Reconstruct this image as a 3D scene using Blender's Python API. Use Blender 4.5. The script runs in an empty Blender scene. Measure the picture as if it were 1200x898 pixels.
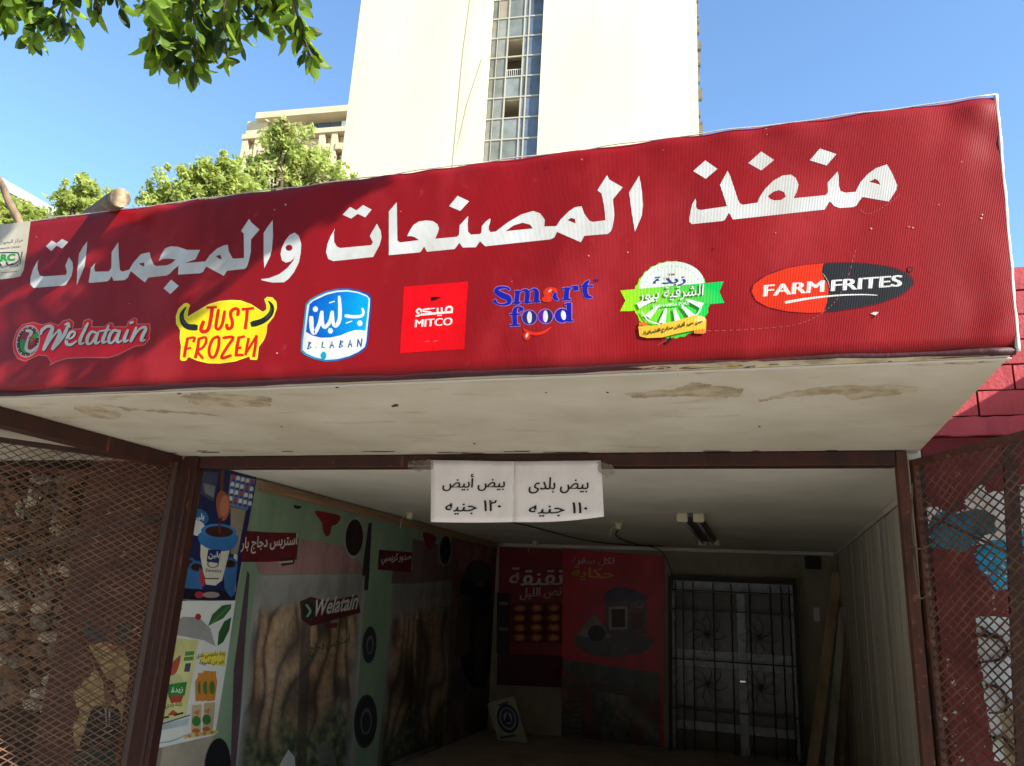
import bpy, math, random
from mathutils import Vector, Matrix, noise
from mathutils.geometry import tessellate_polygon
SC = bpy.context.scene
COL = SC.collection
random.seed(7)

# ------------------------------------------------------------------ camera, world, sun, exposure
UPV = Vector((164, 3157, -900)).normalized()
XV = Vector((2855, 108, 900)); XV = (XV - UPV * XV.dot(UPV)).normalized()
YV = UPV.cross(XV)
ROT = Matrix((XV, YV, UPV))                      # camera space -> world
CAM = Vector((0, 0, 1.6))
cd = bpy.data.cameras.new('camera'); cam = bpy.data.objects.new('camera', cd); COL.objects.link(cam)
cam.matrix_world = Matrix.Translation(CAM) @ ROT.to_4x4()
cd.sensor_width = 36; cd.lens = 27.0; cd.clip_end = 3000; cd.clip_start = .02
SC.camera = cam
SUN_L = Vector((-0.82, 0.275, -0.50)).normalized()    # the way the sunlight travels
w = bpy.data.worlds.new('World'); SC.world = w; w.use_nodes = True
nt = w.node_tree
sky = nt.nodes.new('ShaderNodeTexSky'); sky.sky_type = 'NISHITA'; sky.sun_disc = False
elev = math.asin(-SUN_L.z)
sky.sun_elevation = elev
sky.sun_rotation = math.atan2(-SUN_L.x, -SUN_L.y)
sky.air_density = 1.0; sky.dust_density = 0.2; sky.ozone_density = 1.6; sky.altitude = 50
bg = nt.nodes['Background']; bg.inputs[1].default_value = 0.13
tint = nt.nodes.new('ShaderNodeMix'); tint.data_type = 'RGBA'; tint.blend_type = 'MULTIPLY'; tint.inputs[0].default_value = 1
tint.inputs[7].default_value = (.88, 1.03, 1.12, 1)
nt.links.new(sky.outputs[0], tint.inputs[6]); nt.links.new(tint.outputs[2], bg.inputs[0])
sl = bpy.data.lights.new('sun', 'SUN'); sl.energy = 5.0; sl.angle = math.radians(.5); sl.color = (1, .95, .86)
so = bpy.data.objects.new('sun', sl); COL.objects.link(so)
so.rotation_euler = SUN_L.to_track_quat('-Z', 'Y').to_euler(); so.location = (20, -8, 14)
SC.view_settings.view_transform = 'Standard'; SC.view_settings.look = 'None'
SC.view_settings.exposure = 1.3; SC.view_settings.gamma = 1
SC.render.engine = 'CYCLES'
SC.cycles.use_denoising = True
SC.cycles.max_bounces = 8; SC.cycles.diffuse_bounces = 5; SC.cycles.transparent_max_bounces = 12

# ------------------------------------------------------------------ pixel -> point on a true plane of the place
def ray(px, py): return ROT @ Vector((px - 600, 449 - py, -900))
def onplane(px, py, p0, n):
    d = ray(px, py); return CAM + d * ((p0 - CAM).dot(n) / d.dot(n))
def onY(px, py, y): d = ray(px, py); return CAM + d * (y / d.y)
def onX(px, py, x): d = ray(px, py); return CAM + d * (x / d.x)
def onZ(px, py, z): d = ray(px, py); return CAM + d * ((z - CAM.z) / d.z)
def at(px, py, r): return CAM + ray(px, py).normalized() * r

# ------------------------------------------------------------------ materials
def lin(c):
    return tuple(((v / 255) / 12.92 if v / 255 <= .04045 else ((v / 255 + .055) / 1.055) ** 2.4) for v in c)
MATS = {}
def pm(name, col, rough=.7, col2=None, vscale=4, vstretch=(1, 1, 1), bump=0, bscale=60, bstretch=(1, 1, 1), metal=0, spec=.4,
       contrast=(.35, .65), spots=None, attr=False, ridge=None, trans=None, detail=6):
    """one procedural surface: colour with noise variation, wear spots, bump"""
    if name in MATS: return MATS[name]
    m = bpy.data.materials.new(name); m.use_nodes = True; MATS[name] = m
    t = m.node_tree; N = t.nodes; L = t.links; b = N['Principled BSDF']
    tc = N.new('ShaderNodeTexCoord')
    def nz(scale, stretch, det=detail, rgh=.6):
        mp = N.new('ShaderNodeMapping'); L.new(tc.outputs['Object'], mp.inputs[0]); mp.inputs['Scale'].default_value = stretch
        n = N.new('ShaderNodeTexNoise'); L.new(mp.outputs[0], n.inputs[0]); n.inputs['Scale'].default_value = scale
        n.inputs['Detail'].default_value = det; n.inputs['Roughness'].default_value = rgh; return n.outputs[0]
    def ramp(src, a, c):
        r = N.new('ShaderNodeMapRange'); L.new(src, r.inputs[0]); r.inputs[1].default_value = a; r.inputs[2].default_value = c; r.clamp = True
        return r.outputs[0]
    def mix(fac, a, c):
        x = N.new('ShaderNodeMix'); x.data_type = 'RGBA'; L.new(fac, x.inputs[0])
        for v, s in ((a, 6), (c, 7)):
            if isinstance(v, tuple): x.inputs[s].default_value = (*v[:3], 1)
            else: L.new(v, x.inputs[s])
        return x.outputs[2]
    if attr:
        a = N.new('ShaderNodeVertexColor'); a.layer_name = 'Col'; c = a.outputs[0]
        if col2:
            mm = N.new('ShaderNodeMix'); mm.data_type = 'RGBA'; mm.blend_type = 'MULTIPLY'; mm.inputs[0].default_value = 1
            L.new(c, mm.inputs[6]); L.new(mix(ramp(nz(vscale, vstretch), *contrast), (1., 1., 1.), lin(col2)), mm.inputs[7]); c = mm.outputs[2]
    elif col2: c = mix(ramp(nz(vscale, vstretch), *contrast), lin(col), lin(col2))
    else: c = lin(col)
    for sp in (spots or []):        # (colour, scale, lo, hi, stretch)
        c = mix(ramp(nz(sp[1], sp[4] if len(sp) > 4 else (1, 1, 1), 5), sp[2], sp[3]), c, lin(sp[0]))
    if isinstance(c, tuple): b.inputs['Base Color'].default_value = (*c[:3], 1)
    else: L.new(c, b.inputs['Base Color'])
    b.inputs['Roughness'].default_value = rough; b.inputs['Metallic'].default_value = metal
    b.inputs['Specular IOR Level'].default_value = spec
    nrm = None
    if ridge:
        mp = N.new('ShaderNodeMapping'); L.new(tc.outputs['Object'], mp.inputs[0])
        wv = N.new('ShaderNodeTexWave'); L.new(mp.outputs[0], wv.inputs[0]); wv.inputs['Scale'].default_value = ridge[0]
        wv.inputs['Distortion'].default_value = 1.5; wv.inputs['Detail'].default_value = 1; wv.inputs['Detail Scale'].default_value = .3
        wv.bands_direction = ridge[2] if len(ridge) > 2 else 'X'
        bp = N.new('ShaderNodeBump'); bp.inputs['Strength'].default_value = ridge[1]; bp.inputs['Distance'].default_value = .002
        L.new(wv.outputs[1], bp.inputs['Height']); nrm = bp.outputs[0]
    if bump:
        bp = N.new('ShaderNodeBump'); bp.inputs['Strength'].default_value = bump; bp.inputs['Distance'].default_value = .01
        L.new(nz(bscale, bstretch, 4), bp.inputs['Height'])
        if nrm: L.new(nrm, bp.inputs['Normal'])
        nrm = bp.outputs[0]
    if nrm: L.new(nrm, b.inputs['Normal'])
    if trans:
        tr = N.new('ShaderNodeBsdfTranslucent'); tr.inputs[0].default_value = (*lin(trans[0]), 1)
        mx = N.new('ShaderNodeMixShader'); mx.inputs[0].default_value = trans[1]
        L.new(b.outputs[0], mx.inputs[1]); L.new(tr.outputs[0], mx.inputs[2])
        L.new(mx.outputs[0], N['Material Output'].inputs[0])
    return m

BANNER = pm('banner_red', (140, 14, 23), .45, (122, 13, 21), 3, (1, 1, .35), bump=.12, bscale=7, bstretch=(1, 1, .5), ridge=(64, .22), spec=.22,
            spots=[((166, 44, 50), 2.2, .5, .85, (1, 1, .5)), ((176, 70, 74), 11, .66, .9)])
PRINT_B = pm('banner_print', (255, 255, 255), .42, (226, 222, 216), 6, (1, 1, .4), attr=True, bump=.08, bscale=7, ridge=(64, .26), spec=.22)
PRINT_P = pm('poster_print', (255, 255, 255), .5, (215, 212, 205), 3, attr=True, bump=.15, bscale=9, spec=.35)
PRINT_C = pm('cloth_print', (255, 255, 255), .75, (190, 186, 178), 2.2, (1, 1, .5), attr=True, bump=.6, bscale=5, bstretch=(1, 1, .35), spec=.2)
PRINT_F = pm('film_print', (255, 255, 255), .4, (190, 190, 190), 4, attr=True, bump=.7, bscale=8, bstretch=(1, 1, .4), spec=.4)
PAINT_D = pm('wall_paint_print', (255, 255, 255), .8, (170, 160, 150), 12, attr=True, bump=.4, bscale=25, contrast=(.4, .75))
PLASTER = pm('soffit_paint', (196, 190, 176), .75, (176, 168, 150), 1.6, (1, 1, 1), bump=.25, bscale=14,
             spots=[((162, 148, 120), 2.6, .58, .76, (1, 3, 1)), ((120, 108, 90), 40, .72, .8)])
CEIL = pm('ceiling_paint', (216, 213, 202), .8, (196, 193, 182), 1.2, bump=.2, bscale=10)
BROWN = pm('brown_steel', (64, 30, 24), .5, (48, 26, 22), 9, (1, 1, .3), bump=.25, bscale=60, spots=[((112, 66, 44), 22, .62, .72, (1, 1, .25))])
RUST = pm('rusty_steel', (92, 50, 34), .7, (60, 34, 26), 14, (1, 1, .3), bump=.35, bscale=70, spots=[((132, 84, 58), 26, .6, .7)])
MESHM = pm('mesh_wire', (116, 84, 64), .6, (70, 48, 38), 8, metal=.2, bump=.2, bscale=120, spots=[((150, 116, 92), 12, .62, .72)])
WOOD = pm('weathered_wood', (140, 118, 94), .85, (92, 76, 60), 9, (1, 1, .1), bump=.5, bscale=40, bstretch=(1, 1, .1))
WOODT = pm('tan_batten', (156, 126, 94), .75, (124, 98, 72), 6, (4, .3, 4), bump=.3, bscale=50, bstretch=(1, .1, 1))
WALLP = pm('inner_wall', (204, 200, 188), .85, (166, 160, 148), 2, (1, 1, .3), bump=.35, bscale=12, ridge=(2.2, .8, 'Y'))
WALLB = pm('plain_wall', (156, 148, 132), .85, (124, 116, 104), 2.4, (1, 1, .6), bump=.3, bscale=14)
REDP = pm('red_block_paint', (186, 72, 78), .7, (164, 58, 64), 5, bump=.35, bscale=45, spots=[((196, 120, 116), 30, .66, .74)])
REDW = pm('red_wall_paint', (116, 34, 40), .75, (92, 28, 32), 4, bump=.4, bscale=30, spots=[((200, 190, 180), 24, .71, .74, (1, 1, .5))])
BRNW = pm('brown_wall_paint', (92, 50, 40), .7, (70, 40, 33), 5, bump=.5, bscale=26, spots=[((190, 180, 170), 20, .72, .75, (1, 1, .4))])
MORT = pm('mortar', (120, 52, 54), .9, (92, 44, 44), 12, bump=.5, bscale=60)
WHITE_EDGE = pm('white_vinyl', (200, 196, 192), .5, (200, 196, 188), 20, bump=.2, bscale=60)
PAPER = pm('paper', (234, 230, 232), .6, (222, 218, 220), 5, bump=.5, bscale=9)
TAPE = pm('tape', (150, 140, 130), .15, spec=.8, bump=.9, bscale=60)
TAPE.node_tree.nodes['Principled BSDF'].inputs['Alpha'].default_value = .28
MORT2 = pm('panel_gap', (84, 80, 72), .9)
PANM = [pm('whitewash_a', (206, 202, 190), .85, (170, 164, 150), 3, (1, 3, .3), bump=.3, bscale=20, spots=[((140, 128, 108), 6, .6, .75, (1, 2, .3))]), pm('whitewash_b', (192, 188, 176), .85, (156, 150, 138), 3, (1, 3, .3), bump=.3, bscale=20, spots=[((140, 128, 108), 6, .62, .75, (1, 2, .3))])]
CB0 = pm('cornice_stone', (170, 156, 130), .85)
DARK = pm('black_iron', (22, 22, 24), .55, (38, 32, 30), 20, bump=.2, bscale=80)
ALU = pm('pale_frame', (178, 184, 194), .4, (140, 146, 156), 10, metal=.1)
GLASSD = pm('dusty_pane', (74, 68, 60), .25, (56, 52, 46), 3, spec=.6)

# ------------------------------------------------------------------ objects
WPOS = {}
def tag(o, label=None, cat=None, group=None, kind=None):
    if label: o['label'] = label
    if cat: o['category'] = cat
    if group: o['group'] = group
    if kind: o['kind'] = kind
    return o
def thing(name, label, cat, loc=(0, 0, 0), group=None):
    o = bpy.data.objects.new(name, None); COL.objects.link(o); o.location = loc; o.empty_display_size = .1
    WPOS[o.name] = Vector(loc); return tag(o, label, cat, group)
def obj(name, vf, mat, parent=None, bevel=0, smooth=False, kind=None, solid=0, cols=None, origin=None):
    V, F = vf
    base = WPOS[parent.name] if parent is not None else Vector((0, 0, 0))
    org = Vector(origin) if origin is not None else base
    me = bpy.data.meshes.new(name); me.from_pydata([tuple(Vector(v) - org) for v in V], [], F); me.validate(); me.update()
    if cols:
        ca = me.color_attributes.new('Col', 'FLOAT_COLOR', 'POINT')
        for i, c in enumerate(cols): ca.data[i].color = (*c, 1)
    if mat: me.materials.append(mat)
    o = bpy.data.objects.new(name, me); COL.objects.link(o)
    if parent is not None: o.parent = parent
    o.location = org - base; WPOS[o.name] = org
    if smooth:
        for p in me.polygons: p.use_smooth = True
    if solid:
        md = o.modifiers.new('s', 'SOLIDIFY'); md.thickness = solid; md.offset = 0
    if bevel:
        md = o.modifiers.new('b', 'BEVEL'); md.width = bevel; md.segments = 2; md.limit_method = 'ANGLE'
    if kind: o['kind'] = kind
    return o
class G:
    """collects boxes, bars and tubes for one mesh"""
    def __init__(s): s.V = []; s.F = []
    def add(s, V, F):
        n = len(s.V); s.V += [Vector(v) for v in V]; s.F += [tuple(i + n for i in f) for f in F]; return s
    def box(s, a, b):
        x0, y0, z0 = a; x1, y1, z1 = b
        return s.add([(x0, y0, z0), (x1, y0, z0), (x1, y1, z0), (x0, y1, z0), (x0, y0, z1), (x1, y0, z1), (x1, y1, z1), (x0, y1, z1)],
                     [(0, 3, 2, 1), (4, 5, 6, 7), (0, 1, 5, 4), (1, 2, 6, 5), (2, 3, 7, 6), (3, 0, 4, 7)])
    def frame(s, o, ax, ay, az, dims0, dims1):
        """a box in a local frame with origin o and axes ax ay az"""
        q = []
        for z in (dims0[2], dims1[2]):
            for x, y in ((dims0[0], dims0[1]), (dims1[0], dims0[1]), (dims1[0], dims1[1]), (dims0[0], dims1[1])):
                q.append(Vector(o) + ax * x + ay * y + az * z)
        return s.add(q, [(0, 3, 2, 1), (4, 5, 6, 7), (0, 1, 5, 4), (1, 2, 6, 5), (2, 3, 7, 6), (3, 0, 4, 7)])
    def bar(s, p, q, wd, th, nrm):
        """flat bar from p to q, wd wide in the plane whose normal is nrm, th thick"""
        p, q = Vector(p), Vector(q); d = (q - p).normalized(); n = Vector(nrm).normalized(); sd = n.cross(d).normalized() * wd / 2; n = n * th / 2
        return s.add([p - sd - n, p + sd - n, p + sd + n, p - sd + n, q - sd - n, q + sd - n, q + sd + n, q - sd + n],
                     [(0, 1, 2, 3), (4, 7, 6, 5), (0, 4, 5, 1), (1, 5, 6, 2), (2, 6, 7, 3), (3, 7, 4, 0)])
    def tube(s, pts, r, k=8, caps=True):
        pts = [Vector(p) for p in pts]; n0 = len(s.V); m = len(pts)
        rr = r if isinstance(r, (list, tuple)) else [r] * m
        prev = None
        for i, p in enumerate(pts):
            d = (pts[min(i + 1, m - 1)] - pts[max(i - 1, 0)]).normalized()
            if prev is None: a = d.orthogonal().normalized()
            else: a = (prev - d * prev.dot(d)).normalized()
            prev = a; b = d.cross(a)
            for j in range(k):
                t = 2 * math.pi * j / k; s.V.append(p + (a * math.cos(t) + b * math.sin(t)) * rr[i])
        for i in range(m - 1):
            for j in range(k):
                j2 = (j + 1) % k; s.F.append((n0 + i * k + j, n0 + i * k + j2, n0 + (i + 1) * k + j2, n0 + (i + 1) * k + j))
        if caps:
            s.F.append(tuple(n0 + j for j in reversed(range(k)))); s.F.append(tuple(n0 + (m - 1) * k + j for j in range(k)))
        return s
    def prism(s, pts, off):
        """a closed outline given as points in space, extruded by off"""
        n = len(pts); off = Vector(off)
        return s.add([Vector(p) for p in pts] + [Vector(p) + off for p in pts],
                     [tuple(range(n)), tuple(reversed(range(n, 2 * n)))] + [(i, i + n, (i + 1) % n + n, (i + 1) % n) for i in range(n)])
    def __iter__(s): return iter((s.V, s.F))
def catmull(p, closed=True, k=4):
    n = len(p); out = []
    for i in range(n if closed else n - 1):
        a, b, c, d = (p[(i - 1) % n], p[i], p[(i + 1) % n], p[(i + 2) % n]) if closed else (p[max(i - 1, 0)], p[i], p[i + 1], p[min(i + 2, n - 1)])
        for j in range(k):
            t = j / k
            out.append(tuple(.5 * (2 * b[q] + (c[q] - a[q]) * t + (2 * a[q] - 5 * b[q] + 4 * c[q] - d[q]) * t * t + (3 * b[q] - a[q] - 3 * c[q] + d[q]) * t ** 3) for q in (0, 1)))
    if not closed: out.append(tuple(p[-1]))
    return out

# arabic letters: first code of the presentation forms and whether they join forward
AR = {'ا': (0xFE8D, 0), 'أ': (0xFE83, 0), 'ب': (0xFE8F, 1), 'ة': (0xFE93, 0), 'ت': (0xFE95, 1), 'ث': (0xFE99, 1), 'ج': (0xFE9D, 1), 'ح': (0xFEA1, 1), 'خ': (0xFEA5, 1),
      'د': (0xFEA9, 0), 'ذ': (0xFEAB, 0), 'ر': (0xFEAD, 0), 'ز': (0xFEAF, 0), 'س': (0xFEB1, 1), 'ش': (0xFEB5, 1), 'ص': (0xFEB9, 1), 'ض': (0xFEBD, 1),
      'ط': (0xFEC1, 1), 'ع': (0xFEC9, 1), 'غ': (0xFECD, 1), 'ف': (0xFED1, 1), 'ق': (0xFED5, 1), 'ك': (0xFED9, 1), 'ل': (0xFEDD, 1), 'م': (0xFEE1, 1),
      'ن': (0xFEE5, 1), 'ه': (0xFEE9, 1), 'و': (0xFEED, 0), 'ى': (0xFEEF, 0), 'ي': (0xFEF1, 1)}
def shape(s):
    words = []
    for wd in s.split(' '):
        if not any(c in AR for c in wd): words.append(wd); continue
        o = []
        for i, c in enumerate(wd):
            if c not in AR: o.append(c); continue
            code, fwd = AR[c]; prv = i > 0 and wd[i - 1] in AR and AR[wd[i - 1]][1]; nx = fwd and i + 1 < len(wd) and wd[i + 1] in AR
            o.append(chr(code + (3 if prv and nx else 2 if nx else 1 if prv else 0)))
        words.append(''.join(reversed(o)))
    return ' '.join(reversed(words)) if any(c in AR for c in s) else s
_tc = {}
def textmesh(s, off=0.0, shear=0.0):
    key = (s, off, shear)
    if key in _tc: return _tc[key]
    c = bpy.data.curves.new('lettering', 'FONT'); c.body = shape(s); c.size = 1; c.offset = off; c.shear = shear; c.resolution_u = 3
    o = bpy.data.objects.new('lettering', c)
    COL.objects.link(o); dg = bpy.context.evaluated_depsgraph_get(); dg.update()
    me = o.evaluated_get(dg).to_mesh()
    V = [tuple(v.co) for v in me.vertices]; F = [tuple(p.vertices) for p in me.polygons]
    o.evaluated_get(dg).to_mesh_clear(); bpy.data.objects.remove(o); bpy.data.curves.remove(c)
    par = list(range(len(V)))
    def find(a):
        while par[a] != a: par[a] = par[par[a]]; a = par[a]
        return a
    for f in F:
        for i in f[1:]: par[find(i)] = find(f[0])
    isl = {}; lay = [isl.setdefault(find(i), len(isl)) for i in range(len(V))]
    _tc[key] = (V, F, lay); return _tc[key]

class Print:
    """flat print on a real plane; outlines are measured in photograph pixels and laid onto that plane"""
    def __init__(s, fn, nrm, base=.0006, step=.000014):
        s.fn = fn; s.n = Vector(nrm); s.V = []; s.F = []; s.C = []; s.z = base; s.step = step; s.crop = (0, 0, 1); s.ds = 0
    def at(s, ox, oy, sc): s.crop = (ox, oy, sc); return s
    def _p(s, p): return (s.crop[0] + p[0] / s.crop[2], s.crop[1] + p[1] / s.crop[2])
    def _put(s, P, F, col, lays=None):
        n = len(s.V)
        for i, p in enumerate(P):
            z = s.z + (lays[i] * s.step * .5 if lays else 0)
            s.V.append(s.fn(*p) + s.n * z); c = col(*p) if callable(col) else col
            if s.ds: l_ = .3 * c[0] + .5 * c[1] + .2 * c[2]; c = tuple(v + (l_ - v) * s.ds for v in c)
            s.C.append(lin(c))
        s.F += [tuple(i + n for i in f) for f in F]
        s.z += s.step * (1 + (max(lays) * .5 if lays else 0))
    def poly(s, pts, col, holes=(), smooth=False):
        loops = [catmull(l) if smooth else list(l) for l in [pts] + list(holes)]
        loops = [[s._p(p) for p in l] for l in loops]
        tri = tessellate_polygon([[Vector((x, y, 0)) for x, y in l] for l in loops])
        s._put([p for l in loops for p in l], tri, col); return s
    def grid(s, quad, nu, nv, fn):
        """a printed picture: colours worked out on a fine grid of points inside a four cornered patch"""
        P = []; F = []; C = []
        for j in range(nv + 1):
            for i in range(nu + 1):
                u, v = i / nu, j / nv
                P.append(s._p(tuple((quad[0][k] * (1 - u) + quad[1][k] * u) * (1 - v) + (quad[3][k] * (1 - u) + quad[2][k] * u) * v for k in (0, 1))))
                C.append(tuple(max(0, min(255, c)) for c in fn(u, v)))
        for j in range(nv):
            for i in range(nu): a = j * (nu + 1) + i; F.append((a, a + nu + 1, a + nu + 2, a + 1))
        it = iter(C); s._put(P, F, lambda x, y: next(it)); return s
    def ell(s, cx, cy, rx, ry, col, rot=0, n=28, hole=None):
        c, q = math.cos(rot), math.sin(rot)
        f = lambda k: [(cx + rx * k * math.cos(t) * c - ry * k * math.sin(t) * q, cy + rx * k * math.cos(t) * q + ry * k * math.sin(t) * c) for t in [2 * math.pi * i / n for i in range(n)]]
        return s.poly(f(1), col, [f(hole)] if hole else ())
    def stroke(s, pts, wd, col, smooth=True, cap=True):
        if smooth and len(pts) > 2:
            pts = catmull(pts, False, 5)
            if isinstance(wd, (list, tuple)):
                n0 = len(wd); W = []
                for i in range(len(pts)):
                    t = i / (len(pts) - 1) * (n0 - 1); a = min(int(t), n0 - 2); W.append(wd[a] + (wd[a + 1] - wd[a]) * (t - a))
                wd = W
        if not isinstance(wd, (list, tuple)): wd = [wd] * len(pts)
        elif len(wd) != len(pts):
            n0 = len(wd); wd = [wd[min(int(i / (len(pts) - 1) * (n0 - 1) + .5), n0 - 1)] for i in range(len(pts))]
        P = []; F = []; m = len(pts)
        for i, p in enumerate(pts):
            a, b = pts[max(i - 1, 0)], pts[min(i + 1, m - 1)]
            dx, dy = b[0] - a[0], b[1] - a[1]; l = math.hypot(dx, dy) or 1; dx /= l; dy /= l
            if i == 0 and cap: p = (p[0] - dx * wd[0] * .3, p[1] - dy * wd[0] * .3)
            if i == m - 1 and cap: p = (p[0] + dx * wd[-1] * .3, p[1] + dy * wd[-1] * .3)
            h = wd[i] / 2 * (.72 if cap and i in (0, m - 1) and m > 3 else 1)
            P += [s._p((p[0] - dy * h, p[1] + dx * h)), s._p((p[0] + dy * h, p[1] - dx * h))]
            if i: F.append((2 * i - 2, 2 * i - 1, 2 * i + 1, 2 * i))
        s._put(P, F, col); return s
    def text(s, st, col, a, b, h, off=.0, shear=0.0, bold=0):
        """baseline from a to b (crop pixels), capital height h upward"""
        V, F, lay = textmesh(st, off, shear)
        x0 = min(v[0] for v in V); x1 = max(v[0] for v in V); y0 = min(v[1] for v in V); y1 = max(v[1] for v in V)
        ex = (b[0] - a[0], b[1] - a[1]); up = (h * .08, -h)
        P = [s._p((a[0] + ex[0] * (v[0] - x0) / (x1 - x0) + up[0] * (v[1] - y0) / (y1 - y0), a[1] + ex[1] * (v[0] - x0) / (x1 - x0) + up[1] * (v[1] - y0) / (y1 - y0))) for v in V]
        s._put(P, F, col, lay)
        if bold:
            for k_ in (1, 2, 3): s.text(st, col, (a[0] + bold * k_ / 3, a[1]), (b[0] + bold * k_ / 3, b[1]), h, off, shear, 0)
        return s
    def build(s, name, mat, parent, label=None):
        o = obj(name, (s.V, s.F), mat, parent, cols=s.C)
        if label: o['label'] = label
        return o
def signP(): return Print(lambda x, y: onY(x, y, 2.53), (0, -1, 0), .0006)

# ================================================================== SETTING
g = G(); g.add([(-400, -400, 0), (400, -400, 0), (400, 400, 0), (-400, 400, 0)], [(0, 1, 2, 3)])
obj('ground', g, pm('pavement', (181, 175, 164), .9, (163, 157, 147), .8, bump=.3, bscale=30), kind='structure')

# ------------------------------------------------------------------ shop building
shop = thing('shop_building', 'small flat roofed shop kiosk with white canopy and open dark interior behind the red sign', 'building', (-1.3, 4.04, 0))
LX, RX, YB, ZC = -3.42, .86, 10.1, 2.365
obj('floor', G().box((LX - .1, 4.0, .004), (RX + .1, YB + .1, .03)), pm('floor_tile', (168, 158, 142), .6, (140, 132, 120), 3), shop)
obj('inner_wall', G().box((LX - .12, 4.14, .03), (LX, YB, 2.36)), WALLB, shop)
rw = obj('inner_wall', G().box((RX + .012, 4.14, .03), (RX + .12, YB, 2.36)), MORT2, shop)
rpn = random.Random(17); yy_ = 4.16
while yy_ < YB - .2:
    wd_ = rpn.uniform(.17, .24); obj('wall_panel', G().box((RX - rpn.uniform(0, .006), yy_, .04), (RX + .011, yy_ + wd_ - .012, 2.322)), rpn.choice(PANM), rw, bevel=.002); yy_ += wd_
obj('inner_wall', G().box((LX - .12, YB, .03), (RX + .12, YB + .12, 2.36)), WALLB, shop)
obj('ceiling', G().box((LX - .12, 4.099, ZC), (.76, 4.402, ZC + .1)).box((LX - .12, 4.403, ZC), (RX + .12, YB + .12, ZC + .12)), CEIL, shop)
obj('cornice', G().box((RX - .025, 4.2, 2.325), (RX - .001, YB - .03, 2.362)).box((LX + .1, YB - .03, 2.32), (RX - .03, YB - .001, 2.362)), CEIL, shop, bevel=.006)
# canopy slab, with its soffit dressed in flaking paint
sof = obj('canopy', G().box((-7.3, 2.56, 2.392), (.745, 4.098, 2.47)), PLASTER, shop, bevel=.004)
obj('canopy_lip', G().box((-7.3, 2.566, 2.386), (.750, 2.585, 2.3915)), WHITE_EDGE, shop, bevel=.003)
P = Print(lambda x, y: onZ(x, y, 2.392), (0, 0, -1), .0006)
def ragged(pts, amp, seed):
    rnd = random.Random(seed); out = []
    for i in range(len(pts)):
        a, b = pts[i], pts[(i + 1) % len(pts)]
        for j in range(8):
            t = j / 8; out.append((a[0] + (b[0] - a[0]) * t + rnd.uniform(-amp, amp), a[1] + (b[1] - a[1]) * t + rnd.uniform(-amp, amp) * .7))
    return out
TAN = (180, 168, 144)
P.poly(ragged([(212, 464), (240, 460), (318, 466), (316, 476), (270, 477), (225, 473)], 2.2, 1), TAN)
P.poly(ragged([(85, 478), (110, 476), (142, 484), (138, 491), (105, 489)], 1.8, 2), TAN)
P.poly(ragged([(118, 474), (165, 480), (215, 482), (258, 487), (200, 484), (150, 481)], 1.4, 3), (172, 160, 134))
P.poly(ragged([(732, 462), (790, 456), (815, 448), (835, 452), (872, 456), (870, 463), (845, 468), (790, 464), (745, 467)], 1.8, 4), TAN)
P.poly(ragged([(888, 468), (935, 458), (990, 451), (1076, 453), (1072, 460), (1000, 468), (985, 462), (920, 465), (890, 471)], 1.8, 5), TAN)
P.poly(ragged([(735, 430), (860, 424), (960, 421), (1160, 416), (1170, 424), (1120, 428), (960, 431), (820, 438)], 1.2, 8), (196, 186, 158))
for (x, y, r) in ((210, 461, 1.6), (464, 475, 2.0), (461, 476, 1.5), (395, 454, 1.2), (556, 520, 1), (712, 460, 1), (60, 500, 1), (330, 500, .8), (890, 500, .9), (640, 460, .8)):
    P.ell(x, y, r * 1.6, r * .8, (70, 60, 50))
rr = random.Random(5)
for i in range(34):
    x = rr.uniform(720, 1165); y = 432 - (x - 720) * .02 + rr.uniform(-2, 2); P.stroke([(x, y), (x + rr.uniform(3, 12), y + rr.uniform(-1, .5))], rr.uniform(.5, 1.2), rr.choice([(80, 70, 60), (60, 60, 80), (140, 60, 50), (190, 160, 60)]), smooth=False)
for i in range(26):
    x = rr.uniform(20, 1080); y = rr.uniform(528, 531) ; P.stroke([(x, y), (x + rr.uniform(8, 40), y + rr.uniform(-.4, .4))], rr.uniform(.5, 1.3), (96, 86, 74), smooth=False)
P.build('soffit_flaking', PAINT_D, shop)['kind'] = 'stuff'
# front structure: header, posts, upper wall
obj('header_beam', G().box((-3.376, 4.0, 2.318), (.632, 4.096, 2.388)), BROWN, shop, bevel=.004)
obj('side_beam', G().box((-3.62, 2.58, 2.306), (-3.50, 3.99, 2.39)), BROWN, shop, bevel=.004)
obj('door_post', G().box((-3.485, 3.985, 0.03), (-3.378, 4.06, 2.387)), BROWN, shop, bevel=.005)
obj('door_post', G().box((.634, 3.995, 0.03), (.682, 4.075, 2.387)), RUST, shop, bevel=.005)
g = G(); g.tube([(-3.42, 3.981, .05), (-3.42, 3.981, 2.31)], .009); obj('rub_strip', g, BROWN, shop)
obj('upper_wall', G().box((-7.3, 4.10, 2.48), (.76, 4.3, 3.335)), MORT, shop)
obj('roof_slab', G().box((-4.9, 4.305, 2.49), (1.0, YB + .2, 2.62)), CEIL, shop)

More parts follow.
